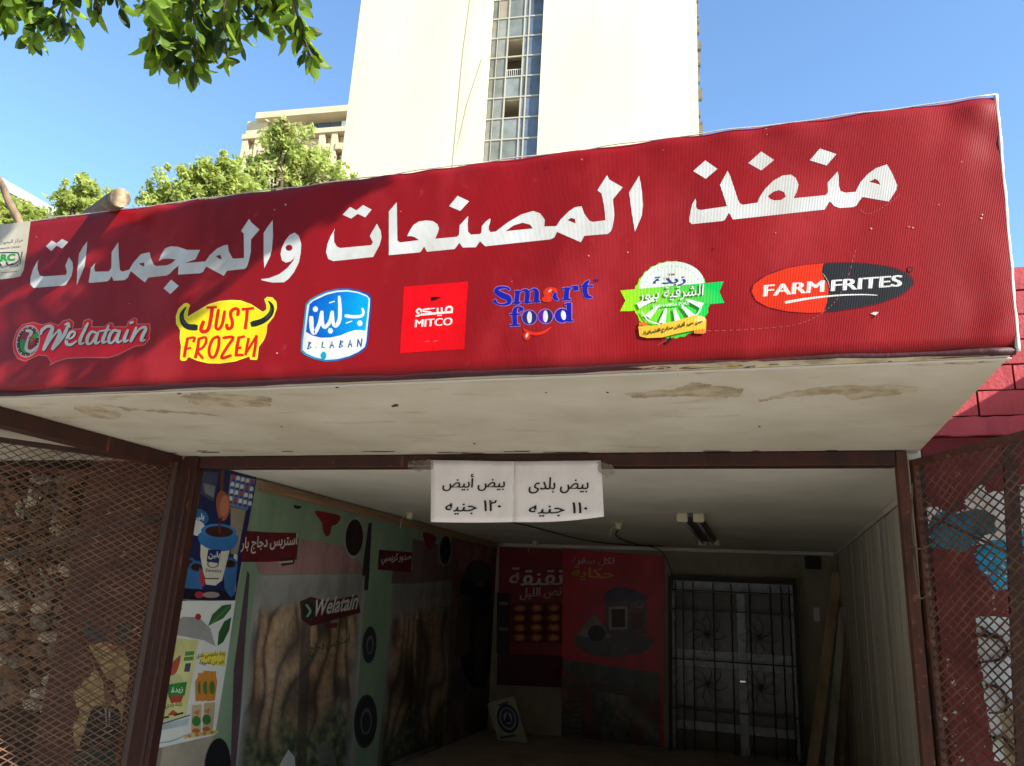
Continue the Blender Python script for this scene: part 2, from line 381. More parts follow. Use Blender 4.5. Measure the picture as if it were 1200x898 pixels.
# ------------------------------------------------------------------ red painted wall on the right: courses of painted blocks above plaster
rwall = thing('painted_wall', 'red painted block wall rising at the right edge beyond the sign end, patched with blue and white', 'wall', (1.8, 4.1, 0))
core = obj('wall_core', G().box((.765, 4.125, 0), (3.6, 4.4, 3.325)), MORT, rwall)
proto = None; rb = random.Random(3)
BW, BH = .33, .1275
me_b = []
for k in range(4):
    b_ = bpy.data.meshes.new('brick'); 
    V, F = [], []
    gx = G(); nx = 6
    pts = []
    for i in range(nx + 1): pts.append((-BW / 2 + .005 + (BW - .01) * i / nx, -BH / 2 + .0045 + rb.uniform(-.0015, .0015)))
    for i in range(nx, -1, -1): pts.append((-BW / 2 + .005 + (BW - .01) * i / nx, BH / 2 - .0045 + rb.uniform(-.0015, .0015)))
    gx.prism([(x, -.02 + rb.uniform(-.001, .001), z) for x, z in pts], (0, .03, 0))
    b_.from_pydata([tuple(v) for v in gx.V], [], [tuple(reversed(f)) for f in gx.F]); b_.update(); b_.materials.append(REDP); me_b.append(b_)
for r_ in range(6):
    z = 3.337 - BH / 2 - r_ * BH
    for c_ in range(9):
        x = .765 + BW / 2 + c_ * BW - (BW / 2 if r_ % 2 else 0)
        x += .10
        if x - BW / 2 < .70: continue
        o = bpy.data.objects.new('brick', me_b[(r_ * 3 + c_) % 4]); COL.objects.link(o); o.parent = core
        o.location = Vector((x, 4.118 + rb.uniform(-.003, .003), z)) - WPOS[core.name]
        o.rotation_euler = (0, rb.uniform(-.006, .006), rb.uniform(-.006, .006))
g = G(); n = 60
top = [(.77 + 2.8 * i / n, 4.085 + rb.uniform(-.006, .006), 2.565 + rb.uniform(-.006, .006)) for i in range(n + 1)]
bot = [(.77 + 2.8 * i / n, 4.075 + rb.uniform(-.004, .004), 2.475 + rb.uniform(-.004, .004)) for i in range(n + 1)]
V = top + bot + [(v[0], 4.13, v[2] + .012) for v in top] + [(v[0], 4.13, v[2]) for v in bot]
m_ = n + 1
F = []
for i in range(n): F += [(i, m_ + i, m_ + i + 1, i + 1), (2 * m_ + i, i, i + 1, 2 * m_ + i + 1), (m_ + i, 3 * m_ + i, 3 * m_ + i + 1, m_ + i + 1)]
obj('band_course', (V, F), REDP, rwall)
obj('plaster_face', G().box((.765, 4.10, 0.02), (3.6, 4.124, 2.47)), REDW, rwall, bevel=.003)
P = Print(lambda x, y: onY(x, y, 4.10), (0, -1, 0), .0006).at(1050, 480, 4.08)
WH, TEAL, BLU, PALE = (214, 210, 204), (52, 108, 128), (20, 150, 190), (200, 206, 206)
P.poly(ragged([(318, 425), (412, 358), (445, 400), (640, 350), (660, 520), (560, 640), (380, 650), (150, 620), (130, 470), (200, 470), (250, 500), (340, 470)], 9, 11), WH)
P.poly(ragged([(165, 520), (230, 480), (300, 500), (380, 470), (460, 500), (480, 560), (420, 600), (330, 680), (230, 660), (150, 660)], 9, 12), TEAL)
P.poly(ragged([(370, 470), (480, 510), (470, 590), (400, 610), (350, 540)], 5, 14), (60, 90, 96))
P.poly(ragged([(370, 690), (450, 620), (520, 620), (545, 700), (540, 860), (480, 860), (440, 800), (400, 770)], 9, 13), BLU)
P.poly(ragged([(590, 590), (700, 560), (700, 700), (600, 690)], 6, 15), BLU)
for i in range(26):
    x, y = rb.uniform(420, 540), rb.uniform(700, 860); P.poly(ragged([(x, y), (x + 9, y - 5), (x + 12, y + 7)], 5, 30 + i), WH)
P.at(1050, 690, 4.32)
P.poly(ragged([(405, 150), (440, 140), (590, 145), (608, 280), (560, 320), (600, 350), (630, 530), (600, 560), (650, 900), (500, 870), (470, 700), (440, 480), (420, 340)], 8, 16), PALE)
P.poly(ragged([(520, 640), (600, 600), (700, 640), (700, 898), (560, 898)], 9, 17), (150, 138, 112))
for (x, y, r_) in ((490, 45, 9), (492, 75, 7), (495, 105, 8), (540, 115, 8), (570, 105, 10), (290, 478, 16), (350, 510, 14), (295, 628, 12), (250, 660, 14), (290, 738, 16), (325, 865, 20), (262, 360, 8), (262, 390, 7), (250, 260, 6), (180, 90, 6), (385, 265, 6), (340, 580, 5), (300, 795, 7), (448, 800, 5), (180, 160, 7), (200, 330, 5), (205, 430, 6)):
    P.poly(ragged([(x - r_, y), (x, y - r_ * .8), (x + r_, y - 2), (x + 2, y + r_ * .8)], r_ * .45, int(x + y)), (206, 196, 184))
P.build('paint_patches', PAINT_D, rwall)['kind'] = 'stuff'
# thin dark root lines creeping over the pale patch
ivy = thing('climbing_stem', 'dark bare stems creeping over the pale patch of the right wall behind the mesh', 'climbing plant', onY(1180, 898, 4.09))
for pts in ([(410, 235), (470, 240), (530, 255), (560, 310), (520, 360), (440, 372), (400, 400)], [(455, 490), (520, 500), (560, 560), (550, 620), (470, 630)],
            [(490, 760), (540, 750), (580, 800), (640, 860)], [(560, 320), (600, 310), (640, 280)], [(560, 590), (620, 580), (650, 610)], [(540, 250), (480, 230), (430, 190)]):
    g = G(); q = catmull(pts, False, 5); g.tube([onY(1050 + x / 4.32, 690 + y / 4.32, 4.088) for x, y in q], [(.0085 - .005 * i / len(q)) * (1 + .3 * math.sin(i * 1.9)) for i in range(len(q))], 6)
    obj('stem', g, pm('dark_stem', (52, 38, 30), .9, (40, 28, 22), 20, bump=.5), ivy, smooth=True)

nb = thing('neighbour_canopy', 'concrete canopy of the next shop beyond the right wall', 'canopy', (3.2, 3, 0))
obj('slab', G().box((1.93, 2.45, 3.09), (5.2, 4.08, 3.19)), PLASTER, nb, bevel=.01)
obj('post', G().box((5.0, 2.6, 0), (5.1, 2.7, 3.085)), BROWN, nb)

# ------------------------------------------------------------------ left side: painted pier and rubble wall seen through the gate
lp = thing('painted_pier', 'brown painted pier left of the doorway, seen through the mesh gate', 'wall', (-4.0, 4.15, 0))
x0 = onY(92, 700, 4.14).x
obj('pier_face', G().box((x0 - .12, 4.14, 0), (-3.535, 4.45, 2.478)), BRNW, lp, bevel=.006)
P = Print(lambda x, y: onY(x, y, 4.14), (0, -1, 0), .0006).at(80, 698, 4.4875)
CR = (186, 160, 112)
P.poly(ragged([(110, 262), (200, 245), (300, 290), (325, 400), (320, 560), (300, 900), (60, 900), (20, 700), (60, 620), (20, 510), (110, 430), (135, 390)], 6, 21), CR)
P.poly(ragged([(205, 262), (270, 270), (250, 300), (215, 290)], 4, 22), (176, 110, 60))
P.poly([(125, 600), (185, 575), (205, 590), (225, 580), (272, 610), (275, 700), (262, 815), (70, 812), (90, 700)], (38, 44, 44), smooth=True)
P.poly([(190, 585), (207, 610), (226, 585), (215, 690), (200, 690)], (170, 166, 158)); P.poly([(202, 605), (212, 605), (214, 680), (204, 690)], (40, 40, 60))
P.poly([(190, 470), (215, 450), (240, 468), (242, 520), (225, 575), (205, 578), (188, 530)], (128, 92, 70), smooth=True)
P.poly([(185, 490), (192, 452), (218, 440), (244, 458), (243, 478), (215, 466), (195, 475)], (40, 34, 32), smooth=True)
P.stroke([(245, 540), (270, 556), (295, 540), (292, 512)], 12, (84, 62, 50))
P.poly(ragged([(20, 820), (275, 815), (270, 900), (10, 900)], 5, 23), (46, 66, 52))
P.poly(ragged([(95, 140), (110, 130), (130, 190), (160, 200), (185, 170), (200, 200), (170, 232), (85, 218)], 5, 24), (56, 78, 82))
P.poly(ragged([(255, 150), (335, 150), (330, 200), (280, 275), (245, 220)], 6, 25), (58, 74, 72))
P.at(80, 520, 4.4875)
for (x, y, r_) in ((530, 235, 9), (518, 295, 12), (505, 350, 10), (452, 660, 7), (440, 730, 9), (492, 440, 5)):
    P.poly(ragged([(x - r_ * .5, y), (x, y - r_ * 1.6), (x + r_ * .5, y), (x, y + r_ * 1.6)], 2, int(x)), (190, 170, 166))
P.build('faded_poster', PAINT_D, lp, 'torn poster of a man in a dark suit on the painted pier')['kind'] = 'stuff'
# rubble wall: each stone a piece
rub = thing('rubble_wall', 'rough wall of tan stones and litter behind the left mesh gate', 'wall', (-5.3, 4.5, 0))
rc = obj('wall_core', G().box((-7.2, 4.46, 0), (x0 - .13, 4.8, 2.6)), pm('earth', (70, 58, 46), .95, (52, 42, 34), 8, bump=.8, bscale=20), rub)
st_mats = [pm('stone_tan', (156, 130, 104), .9, (112, 92, 72), 8, bump=.6, bscale=30), pm('stone_orange', (150, 110, 82), .9, (112, 82, 62), 8, bump=.6, bscale=30),
           pm('stone_grey', (150, 142, 130), .9, (112, 104, 94), 8, bump=.6, bscale=30), pm('stone_pale', (206, 196, 176), .9, (170, 158, 138), 8, bump=.6, bscale=30)]
st_me = []
rs = random.Random(12)
for k in range(10):
    V = []; F = []; nr, ns = 4, 9
    for i in range(nr):
        f_ = (1, .97, .78, .4)[i]; y_ = (0, -.03, -.055, -.066)[i]
        for j in range(ns):
            t = 2 * math.pi * j / ns; e = 1 + .22 * noise.noise(Vector((math.cos(t) * 1.3, math.sin(t) * 1.3, k * 3.1)))
            V.append((math.cos(t) * .095 * f_ * e, y_ + rs.uniform(-.006, .006), math.sin(t) * .052 * f_ * e))
    for i in range(nr - 1):
        for j in range(ns): F.append((i * ns + j, i * ns + (j + 1) % ns, (i + 1) * ns + (j + 1) % ns, (i + 1) * ns + j))
    F.append(tuple((nr - 1) * ns + j for j in range(ns)))
    me = bpy.data.meshes.new('stone'); me.from_pydata(V, [], F); me.update(); me.materials.append(st_mats[k % 4]); st_me.append(me)
cnt = 0
z = .75; row = 0
while z < 2.36:
    x = -6.0 + (.09 if row % 2 else 0)
    while x < x0 - .15:
        s_ = rs.choice((rs.uniform(.5, .8), rs.uniform(.8, 1.5)))
        if cnt < 290:
            o = bpy.data.objects.new('stone', rs.choice(st_me)); COL.objects.link(o); o.parent = rc
            o.location = Vector((x + rs.uniform(-.02, .02), 4.47, z + rs.uniform(-.012, .012))) - WPOS[rc.name]
            o.scale = (s_, rs.uniform(.5, 1.1), rs.uniform(.55, 1.2)); o.rotation_euler = (rs.uniform(-.2, .2), rs.uniform(-.6, .6), rs.uniform(-.2, .2)); cnt += 1
        x += .165 * s_
    z += .092; row += 1
bush = G()
for i in range(900):
    c = onY(rs.choice([rs.gauss(30, 14), rs.gauss(70, 20), rs.uniform(-60, 100)]), rs.choice([rs.gauss(555, 8), rs.gauss(600, 22), rs.gauss(650, 14)]), 4.32 + rs.uniform(-.06, .08))
    a = Vector((rs.uniform(-1, 1), rs.uniform(-1, 1), rs.uniform(-1, 1))).normalized() * .014; b = a.orthogonal().normalized() * .008
    bush.add([c - a, c + b, c + a, c - b], [(0, 1, 2, 3)])
creeper = thing('wall_creeper', 'thin dark green creeper hanging over the rubble wall on the left', 'plant', (-5, 4.35, 2.3))
obj('foliage', bush, pm('creeper_leaf', (52, 66, 36), .6, (36, 46, 26), 30), creeper)
for pts in ([(-60, 540), (20, 560), (60, 585), (90, 610), (96, 640)], [(-80, 552), (40, 553), (110, 548)], [(0, 640), (50, 620), (95, 600)], [(10, 560), (30, 600), (20, 650), (40, 700)]):
    obj('stem', G().tube([onY(x, y, 4.33) for x, y in catmull(pts, False, 4)], .008, 6), pm('dark_stem', (52, 38, 30)), creeper, smooth=True)

# ------------------------------------------------------------------ mesh gates
def lattice(o, d, W, z0, z1, a=.05, b=.03, seed=1, wdt=.005):
    """expanded metal: two families of slanting strands, slightly wavy"""
    n = Vector((d.y, -d.x, 0)); g = G(); up = Vector((0, 0, 1)); H = z1 - z0; nz_ = noise.noise
    def pt(u, v, s):
        wob = nz_(Vector((u * 2.2, v * 2.2, seed))) * .016
        du = nz_(Vector((u * 9, v * 9, seed + 5))) * .007; dv = nz_(Vector((u * 9, v * 9, seed + 9))) * .005
        return o + d * (u + du) + up * (z0 + v + dv) + n * (wob + s)
    sl_ = b / a
    for sgn in (1, -1):
        k0 = -H / sl_ if sgn > 0 else 0; k1 = W if sgn > 0 else W + H / sl_
        k = math.floor(k0 / a) * a
        while k < k1:
            pts = []
            u = max(0, k); 
            us = []
            lo = max(0, k if sgn > 0 else k - H / sl_); hi = min(W, k + H / sl_ if sgn > 0 else k)
            u = lo
            while u < hi: us.append(u); u += a * .75
            us.append(hi)
            for u in us:
                v = (u - k) * sl_ if sgn > 0 else (k - u) * sl_
                pts.append(pt(u, min(max(v, 0), H), .0012 * sgn))
            m = len(pts)
            if m > 1 and hi - lo > .01:
                base = len(g.V)
                for i, p in enumerate(pts):
                    dd = (pts[min(i + 1, m - 1)] - pts[max(i - 1, 0)]).normalized(); sd = n.cross(dd).normalized() * wdt / 2; nn = (n + sd.normalized() * .6 * sgn).normalized() * .0009
                    g.V += [p - sd - nn, p + sd - nn, p + sd + nn, p - sd + nn]
                    if i:
                        q = base + 4 * (i - 1); g.F += [(q + j, q + (j + 1) % 4, q + 4 + (j + 1) % 4, q + 4 + j) for j in range(4)]
            k += a
    return g
def gate(label, hx, hy, d, W, ztop, mat, seed, braces, cell=(.05, .03), bars=()):
    o = Vector((hx, hy, 0)); n = Vector((d.y, -d.x, 0)); up = Vector((0, 0, 1))
    t = thing('mesh_gate', label, 'gate', (hx, hy, 0), 'expanded metal mesh gate leaves of the shop front')
    T = .03
    obj('stile', G().frame(o, d, n, up, (0, -T / 2, .06), (T, T / 2, ztop)), mat, t, bevel=.003)
    obj('stile', G().frame(o, d, n, up, (W - T, -T / 2, .06), (W, T / 2, ztop)), mat, t, bevel=.003)
    obj('rail', G().frame(o, d, n, up, (T, -T / 2, ztop - T), (W - T, T / 2, ztop)), mat, t, bevel=.003)
    obj('rail', G().frame(o, d, n, up, (T, -T / 2, .06), (W - T, T / 2, .06 + T)), mat, t, bevel=.003)
    for (u, wd) in bars:
        obj('upright_bar', G().frame(o, d, n, up, (u, .012, .06 + T), (u + wd, .03, ztop - T)), mat, t, bevel=.002)
    for (u0, v0, u1, v1) in braces:
        obj('brace', G().bar(o + d * u0 + up * v0 + n * .02 * (1), o + d * u1 + up * v1 + n * .02, .022, .006, n), mat, t)
    l_ = obj('mesh_panel', lattice(o, d, W - .01, .09, ztop - T * .6, cell[0], cell[1], seed, .0066 if seed == 3 else .005), MESHM, t); l_['kind'] = 'stuff'
    return t
dl = Vector((-.565, -.82, 0)).normalized(); dr = Vector((.315, -.66, 0)).normalized()
gate('brown mesh gate leaf swung outward at the left of the doorway', -3.50, 3.955, dl, 1.25, 2.345, BROWN, 1, [(.05, 2.0, 1.2, 1.55)], (.066, .038))
gate('bent inner mesh leaf folded back behind the left gate', -3.60, 4.02, Vector((-.93, -.37, 0)).normalized(), 1.15, 2.27, RUST, 8, [(.08, .9, 1.1, 2.2)], (.10, .06))
gate('rusty mesh gate leaf with dark uprights swung outward at the right of the doorway', .705, 4.03, dr, 1.1, 2.345, RUST, 3, [], (.062, .042))
# the second, inner leaf on the right: dark upright bar with two braces
g2 = thing('folded_gate_leaf', 'dark frame of a folded gate leaf with diagonal braces behind the right mesh', 'gate', (1.0, 4.0, 0))
obj('upright', G().bar(onY(1183, 515, 3.95), onY(1200, 900, 3.95), .055, .03, (0, 1, 0)), BROWN, g2)
obj('brace', G().bar(onY(1085, 628, 3.94), onY(1215, 500, 3.94), .016, .012, (0, 1, 0)), BROWN, g2)
obj('brace', G().bar(onY(1092, 606, 3.93), onY(1186, 650, 3.93), .012, .012, (0, 1, 0)), BROWN, g2)
for s_ in ((1069, 566, 1072, 640, 1100, 632), (1070, 650, 1078, 700, 1092, 690)):
    obj('chain_loop', G().tube([onY(x, y, 3.95) for x, y in catmull([(s_[0], s_[1]), (s_[2], s_[3]), (s_[4], s_[5])], False, 6)], .0035, 6), pm('dull_steel', (100, 84, 74), .5, metal=.3), g2, smooth=True)
obj('upright', G().bar(onY(1076, 553, 4.05), onY(1100, 900, 4.05), .05, .02, (0, 1, 0)), DARK, g2)

# ================================================================== THE SIGN
sign = thing('shop_sign', 'long red fabric shop banner with white Arabic title and food logos above the doorway', 'sign', (-1.3, 2.53, 2.39))
def xr(z): return .757 + .038 * (z - 2.39) / .9
nx, nz_ = 260, 44
V = []; F = []
for j in range(nz_ + 1):
    v = j / nz_
    z = 2.392 + .896 * v
    for i in range(nx + 1):
        u = i / nx; x = -4.3 + (xr(z) + 4.3) * u
        y = 2.53
        e = max(0, (x - .57) / .18); e = min(e, 1)
        cz = min(1, abs(z - 2.86) / .43)
        # pulled folds running into the right corners
        y -= -.008 * e * e * cz ** 2 * math.sin((x - .3) * 16 + (z - 2.84) * (26 if z > 2.84 else -30))
        y -= -.004 * e * math.sin(x * 34 + math.sin(z * 9) * 1.4) * cz
        topf = max(0, (z - 3.21) / .08) * max(0, min(1, (x + 3.25) / .3))
        y += .004 * topf * math.sin(x * 22 + math.sin(x * 5) * 2)
        if z < 2.425: q = (2.425 - z) / .033; y += .045 * q ** 1.6; z2 = z + .004 * q * math.sin(x * 3)
        else: z2 = z
        if v > .985: y += .01
        V.append((x, y, z2))
for j in range(nz_):
    for i in range(nx):
        a = j * (nx + 1) + i; F.append((a, a + 1, a + nx + 2, a + nx + 1))
fab = obj('banner_fabric', (V, F), BANNER, sign, smooth=True)
obj('sign_frame', G().box((-4.3, 2.60, 2.475), (.74, 2.64, 2.52)).box((-4.3, 2.60, 3.22), (.74, 2.64, 3.262)).box((.70, 2.60, 2.52), (.74, 2.64, 3.22)).box((-1.6, 2.60, 2.52), (-1.56, 2.64, 3.22)), BROWN, sign)
obj('banner_back', G().box((-4.29, 2.65, 2.475), (.738, 2.66, 3.27)), WHITE_EDGE, sign)
# white hems: top edge and right edge
g = G(); n = 90
tp = [(-4.3 + (.796 + 4.3) * i / n, 2.535 + .004 * math.sin(i * .9), 3.288 + .0015 * math.sin(i * .37) + .0015 * math.sin(i * 1.7)) for i in range(n + 1)]
g.tube(tp, .0026, 6); obj('top_hem', g, WHITE_EDGE, sign, smooth=True)
g = G(); n = 50
rt = [(xr(2.40 + .892 * i / n) + .002 + .0010 * math.sin(i * .5), 2.538, 2.40 + .892 * i / n) for i in range(n + 1)]
g.tube(rt, [.0068 + .0008 * math.sin(i * 1.3) for i in range(n + 1)], 7); obj('side_hem', g, WHITE_EDGE, sign, smooth=True)
obj('bottom_batten', G().box((-4.3, 2.587, 2.4005), (.748, 2.60, 2.43)), WHITE_EDGE, sign)

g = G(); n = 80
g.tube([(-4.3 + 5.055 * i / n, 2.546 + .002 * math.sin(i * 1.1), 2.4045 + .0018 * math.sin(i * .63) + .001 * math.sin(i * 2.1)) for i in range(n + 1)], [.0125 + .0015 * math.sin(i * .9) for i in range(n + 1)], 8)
obj('shaded_rolled_edge', g, pm('fold_shade_maroon', (62, 14, 24), .6, (46, 12, 20), 8, bump=.3, bscale=40), sign, smooth=True)  # shade under the fabric's bottom fold, put into this roll's dark colour
W1 = (208, 211, 212)
# ---- title, traced letter groups
P = signP().at(800, 160, 4.615)
P.poly([(68, 338), (74, 352), (72, 378), (80, 395), (100, 398), (240, 378), (202, 262), (243, 186), (256, 212), (300, 345), (312, 365), (328, 370), (405, 358), (415, 330), (445, 285), (490, 240), (540, 212), (585, 207), (612, 225), (627, 262), (617, 300), (600, 335), (775, 318), (786, 300), (784, 250), (838, 190), (843, 215), (845, 270), (854, 296), (882, 305), (935, 300), (960, 250), (1000, 205), (1045, 172), (1105, 152), (1132, 198), (1160, 265), (1155, 290), (1115, 353), (972, 328), (955, 350), (940, 374), (922, 383), (850, 388), (820, 378), (795, 350), (768, 396), (272, 450), (250, 413), (228, 452), (215, 458), (50, 475), (36, 463), (38, 430), (50, 370)],
       W1, [[(462, 322), (490, 300), (520, 291), (548, 302), (558, 326), (534, 344), (495, 347), (470, 337)], [(1008, 246), (1040, 230), (1056, 238), (1070, 262), (1040, 254)]])
P.poly([(57, 188), (122, 130), (188, 176), (125, 230)], W1); P.poly([(355, 145), (425, 82), (494, 128), (425, 185)], W1); P.poly([(687, 130), (742, 66), (832, 96), (778, 158)], W1)
P.build('title_word', PRINT_B, sign, 'right word of the white Arabic title')
P = signP().at(560, 190, 5.714)
P.poly([(1080, 93), (1092, 150), (1100, 210), (1106, 290), (1098, 360), (1052, 468), (1032, 350), (1013, 205), (1045, 150)], W1)
B2C = lambda p: (p[0] + 1085.7, p[1] - 171.4)
Bp = [(25, 468), (27, 430), (50, 402), (82, 378), (86, 392), (74, 430), (74, 455), (86, 470), (120, 466), (200, 405), (290, 352), (370, 328), (418, 345), (447, 385), (445, 432), (525, 430), (555, 385), (610, 330), (650, 303), (695, 297), (712, 345), (745, 392), (770, 402), (855, 390), (846, 300), (828, 212), (800, 190), (865, 88), (880, 118), (970, 170), (905, 250), (915, 355), (905, 420), (893, 462), (870, 482), (712, 495), (690, 538), (530, 468), (512, 506), (488, 518), (50, 565)]
Cp = [(1130, 388), (1100, 360), (1072, 400), (985, 402), (962, 370), (930, 412), (745, 430), (726, 395), (704, 430), (690, 435), (490, 453), (490, 160), (543, 98), (547, 355), (565, 368), (692, 352), (665, 333), (640, 325), (612, 326), (632, 285), (655, 250), (690, 228), (740, 220), (785, 225), (815, 245), (826, 275), (815, 310), (800, 343), (945, 330), (960, 315), (965, 252), (1022, 190), (1018, 240), (1020, 295), (1040, 315), (1100, 312), (1110, 300)]
P.at(370, 220, 5.714)
P.poly([B2C(p) for p in Bp] + Cp, W1, [[B2C(p) for p in [(185, 464), (240, 425), (300, 407), (350, 420), (368, 445)]], [B2C(p) for p in [(600, 390), (625, 375), (650, 382), (655, 412)]]])
P.poly([(893, 125), (950, 55), (1028, 92), (968, 157)], W1)
P.poly([(130, 275), (122, 300), (124, 365), (142, 395), (165, 405), (372, 386), (383, 365), (362, 325), (410, 242), (436, 290), (441, 335), (428, 385), (385, 465), (118, 493), (84, 478), (70, 435), (80, 375), (100, 325)], W1)
P.poly([(180, 182), (230, 130), (273, 153), (318, 117), (375, 148), (332, 200), (282, 176), (237, 208)], W1)
P.build('title_word', PRINT_B, sign, 'middle word of the white Arabic title')
P = signP().at(180, 240, 6.316)
P.poly([(1045, 207), (1075, 230), (1093, 290), (1090, 360), (1075, 430), (1040, 500), (1000, 550), (965, 575), (880, 577), (800, 560), (797, 551), (850, 546), (930, 515), (990, 470), (1035, 415), (1051, 372), (1038, 398), (1015, 420), (980, 430), (950, 413), (940, 370), (948, 325), (975, 265), (1010, 222)], W1,
       [[(1003 + 26 * math.cos(t), 320 + 23 * math.sin(t)) for t in [i * .5236 for i in range(12)]]])
P.poly([(882, 115), (884, 240), (875, 340), (860, 390), (820, 470), (815, 380), (815, 210), (848, 160)], W1)
D2E = lambda p: ((180 + p[0] / 6.316 - 25) * 5.4545, (240 + p[1] / 6.316 - 250) * 5.4545)
Dt = [(95, 450), (132, 435), (165, 406), (120, 400), (70, 402), (38, 418), (55, 375), (85, 325), (125, 308), (180, 312), (250, 335), (345, 335), (310, 405), (230, 433), (385, 420), (415, 375), (470, 325), (520, 302), (550, 297), (557, 345), (585, 398), (610, 400), (670, 395), (668, 215), (648, 195), (708, 105), (724, 132), (785, 185), (722, 258), (720, 350), (705, 420), (690, 462), (675, 475), (545, 490), (520, 527), (390, 458), (367, 498), (345, 508), (182, 518), (185, 452), (150, 480), (120, 512), (95, 525)]
Et = [(812, 412), (790, 443), (700, 370), (682, 412), (660, 428), (590, 432), (578, 402), (565, 425), (550, 436), (440, 446), (430, 440), (437, 405), (445, 350), (475, 318), (466, 345), (472, 374), (560, 372), (576, 350), (578, 250), (620, 185), (624, 280), (630, 362), (645, 374), (690, 362), (718, 315), (765, 262), (820, 250), (830, 290), (848, 330), (862, 338)]
P.at(25, 250, 5.4545)
P.poly([D2E(p) for p in Dt] + Et, W1, [[D2E(p) for p in [(460, 380), (495, 372), (505, 405), (485, 400)]], [(750, 322), (785, 315), (787, 343), (770, 335)]])
P.poly([D2E(p) for p in [(130, 555), (187, 602), (125, 662), (75, 620)]], W1)
P.poly([(422, 180), (418, 240), (405, 340), (355, 460), (358, 370), (370, 260), (395, 215)], W1)
P.poly([(112, 298), (104, 320), (105, 360), (118, 397), (140, 405), (285, 395), (292, 378), (282, 335), (305, 282), (328, 315), (332, 350), (322, 400), (285, 458), (270, 463), (78, 478), (58, 455), (60, 410), (75, 360), (95, 320)], W1)
P.poly([(158, 212), (195, 175), (227, 192), (262, 165), (300, 185), (262, 225), (226, 208), (192, 243)], W1)
P.build('title_word', PRINT_B, sign, 'left word of the white Arabic title')

# ---- logo: Welatain
P = signP().at(10, 360, 6.667)
P.poly([(320, 460), (330, 430), (300, 385), (240, 378), (190, 400), (130, 428), (70, 405), (38, 350), (34, 270), (60, 190), (110, 135), (190, 115), (265, 135), (330, 118), (390, 140), (430, 102), (480, 92), (515, 120), (505, 170), (575, 165), (585, 105), (630, 88), (660, 105), (655, 150), (750, 150), (790, 118), (820, 125), (825, 150), (920, 150), (935, 110), (985, 78), (1010, 95), (1005, 130), (1108, 128), (1112, 180), (1105, 220), (1108, 250), (1060, 300), (990, 310), (930, 340), (850, 380), (780, 400), (600, 398), (450, 405), (380, 430)], (206, 120, 112))
P.poly([(325, 445), (334, 425), (300, 378), (240, 370), (190, 392), (130, 420), (75, 398), (45, 345), (41, 270), (66, 195), (113, 142), (190, 122), (265, 142), (330, 125), (390, 147), (432, 109), (480, 100), (507, 122), (498, 177), (580, 172), (592, 110), (630, 96), (652, 108), (648, 157), (752, 157), (793, 126), (813, 131), (818, 157), (925, 157), (942, 114), (985, 86), (1002, 98), (998, 137), (1100, 135), (1104, 180), (1097, 220), (1100, 246), (1058, 293), (990, 302), (930, 332), (850, 372), (780, 392), (600, 390), (450, 397), (380, 420)], (236, 12, 38))
P.ell(152, 268, 92, 128, (204, 200, 196), .25); P.ell(152, 268, 85, 120, (36, 42, 34), .25)
for i in range(26):
    t = 2 * math.pi * i / 26; P.ell(152 + 78 * math.cos(t) * .97 - 110 * math.sin(t) * .247, 268 + 78 * math.cos(t) * .247 + 110 * math.sin(t) * .97, 6, 7, (210, 60, 60) if i % 2 else (206, 200, 196), n=8)
P.ell(152, 268, 62, 92, (150, 24, 34), .25)
P.poly([(95, 262), (125, 255), (130, 300), (150, 350), (115, 355), (92, 310)], (30, 150, 60), smooth=True)
P.poly([(185, 230), (225, 200), (235, 225), (200, 260), (170, 275)], (60, 170, 60), smooth=True)
P.stroke([(140, 185), (180, 195), (150, 260), (140, 330), (180, 345), (230, 300)], [20, 26, 18, 26, 24, 10], (206, 206, 206))
P.stroke([(165, 240), (200, 250), (180, 290)], 16, (196, 40, 44))
S1 = (214, 216, 214); SD = (60, 30, 34)
strokesW = [([(255, 215), (265, 180), (310, 150), (345, 165), (320, 230), (275, 335)], [14, 26, 22, 30, 34, 26]), ([(275, 335), (330, 250), (385, 190)], [26, 22, 12]),
            ([(395, 180), (400, 220), (345, 330)], [24, 34, 26]), ([(345, 330), (400, 270), (445, 200), (470, 130)], [22, 24, 28, 18]), ([(440, 140), (470, 128), (482, 160)], [12, 18, 10]),
            ([(452, 258), (505, 235), (520, 200), (490, 195), (462, 240), (455, 285), (490, 295), (535, 265)], [10, 14, 18, 20, 26, 26, 20, 12]),
            ([(622, 128), (596, 180), (562, 255), (563, 288), (592, 280)], [20, 24, 28, 22, 10]),
            ([(690, 205), (650, 195), (620, 240), (618, 285), (650, 280), (690, 215)], [18, 22, 28, 22, 16, 16]), ([(702, 200), (680, 265), (690, 285), (715, 270)], [20, 28, 20, 10]),
            ([(785, 145), (745, 240), (740, 275), (770, 270)], [16, 28, 26, 10]), ([(712, 190), (795, 178)], [14, 12]),
            ([(862, 190), (822, 185), (790, 230), (788, 278), (822, 270), (862, 200)], [18, 22, 28, 22, 16, 16]), ([(872, 185), (850, 255), (862, 275), (888, 260)], [20, 28, 20, 10]),
            ([(935, 180), (908, 245), (910, 270), (940, 258)], [20, 28, 22, 10]), ([(955, 125), (975, 118)], [22, 18]),
            ([(1000, 160), (985, 200), (958, 268)], [18, 24, 26]), ([(965, 262), (1010, 190), (1050, 160), (1075, 170), (1050, 225), (1040, 262), (1070, 258)], [14, 16, 20, 26, 28, 24, 10])]
for pts, wd in strokesW: P.stroke([(x + 5, y + 5) for x, y in pts], [v + 5 for v in wd], SD)
for pts, wd in strokesW: P.stroke(pts, wd, S1)
P.build('food_logo', PRINT_B, sign, 'red script logo reading Welatain, leftmost of the row')

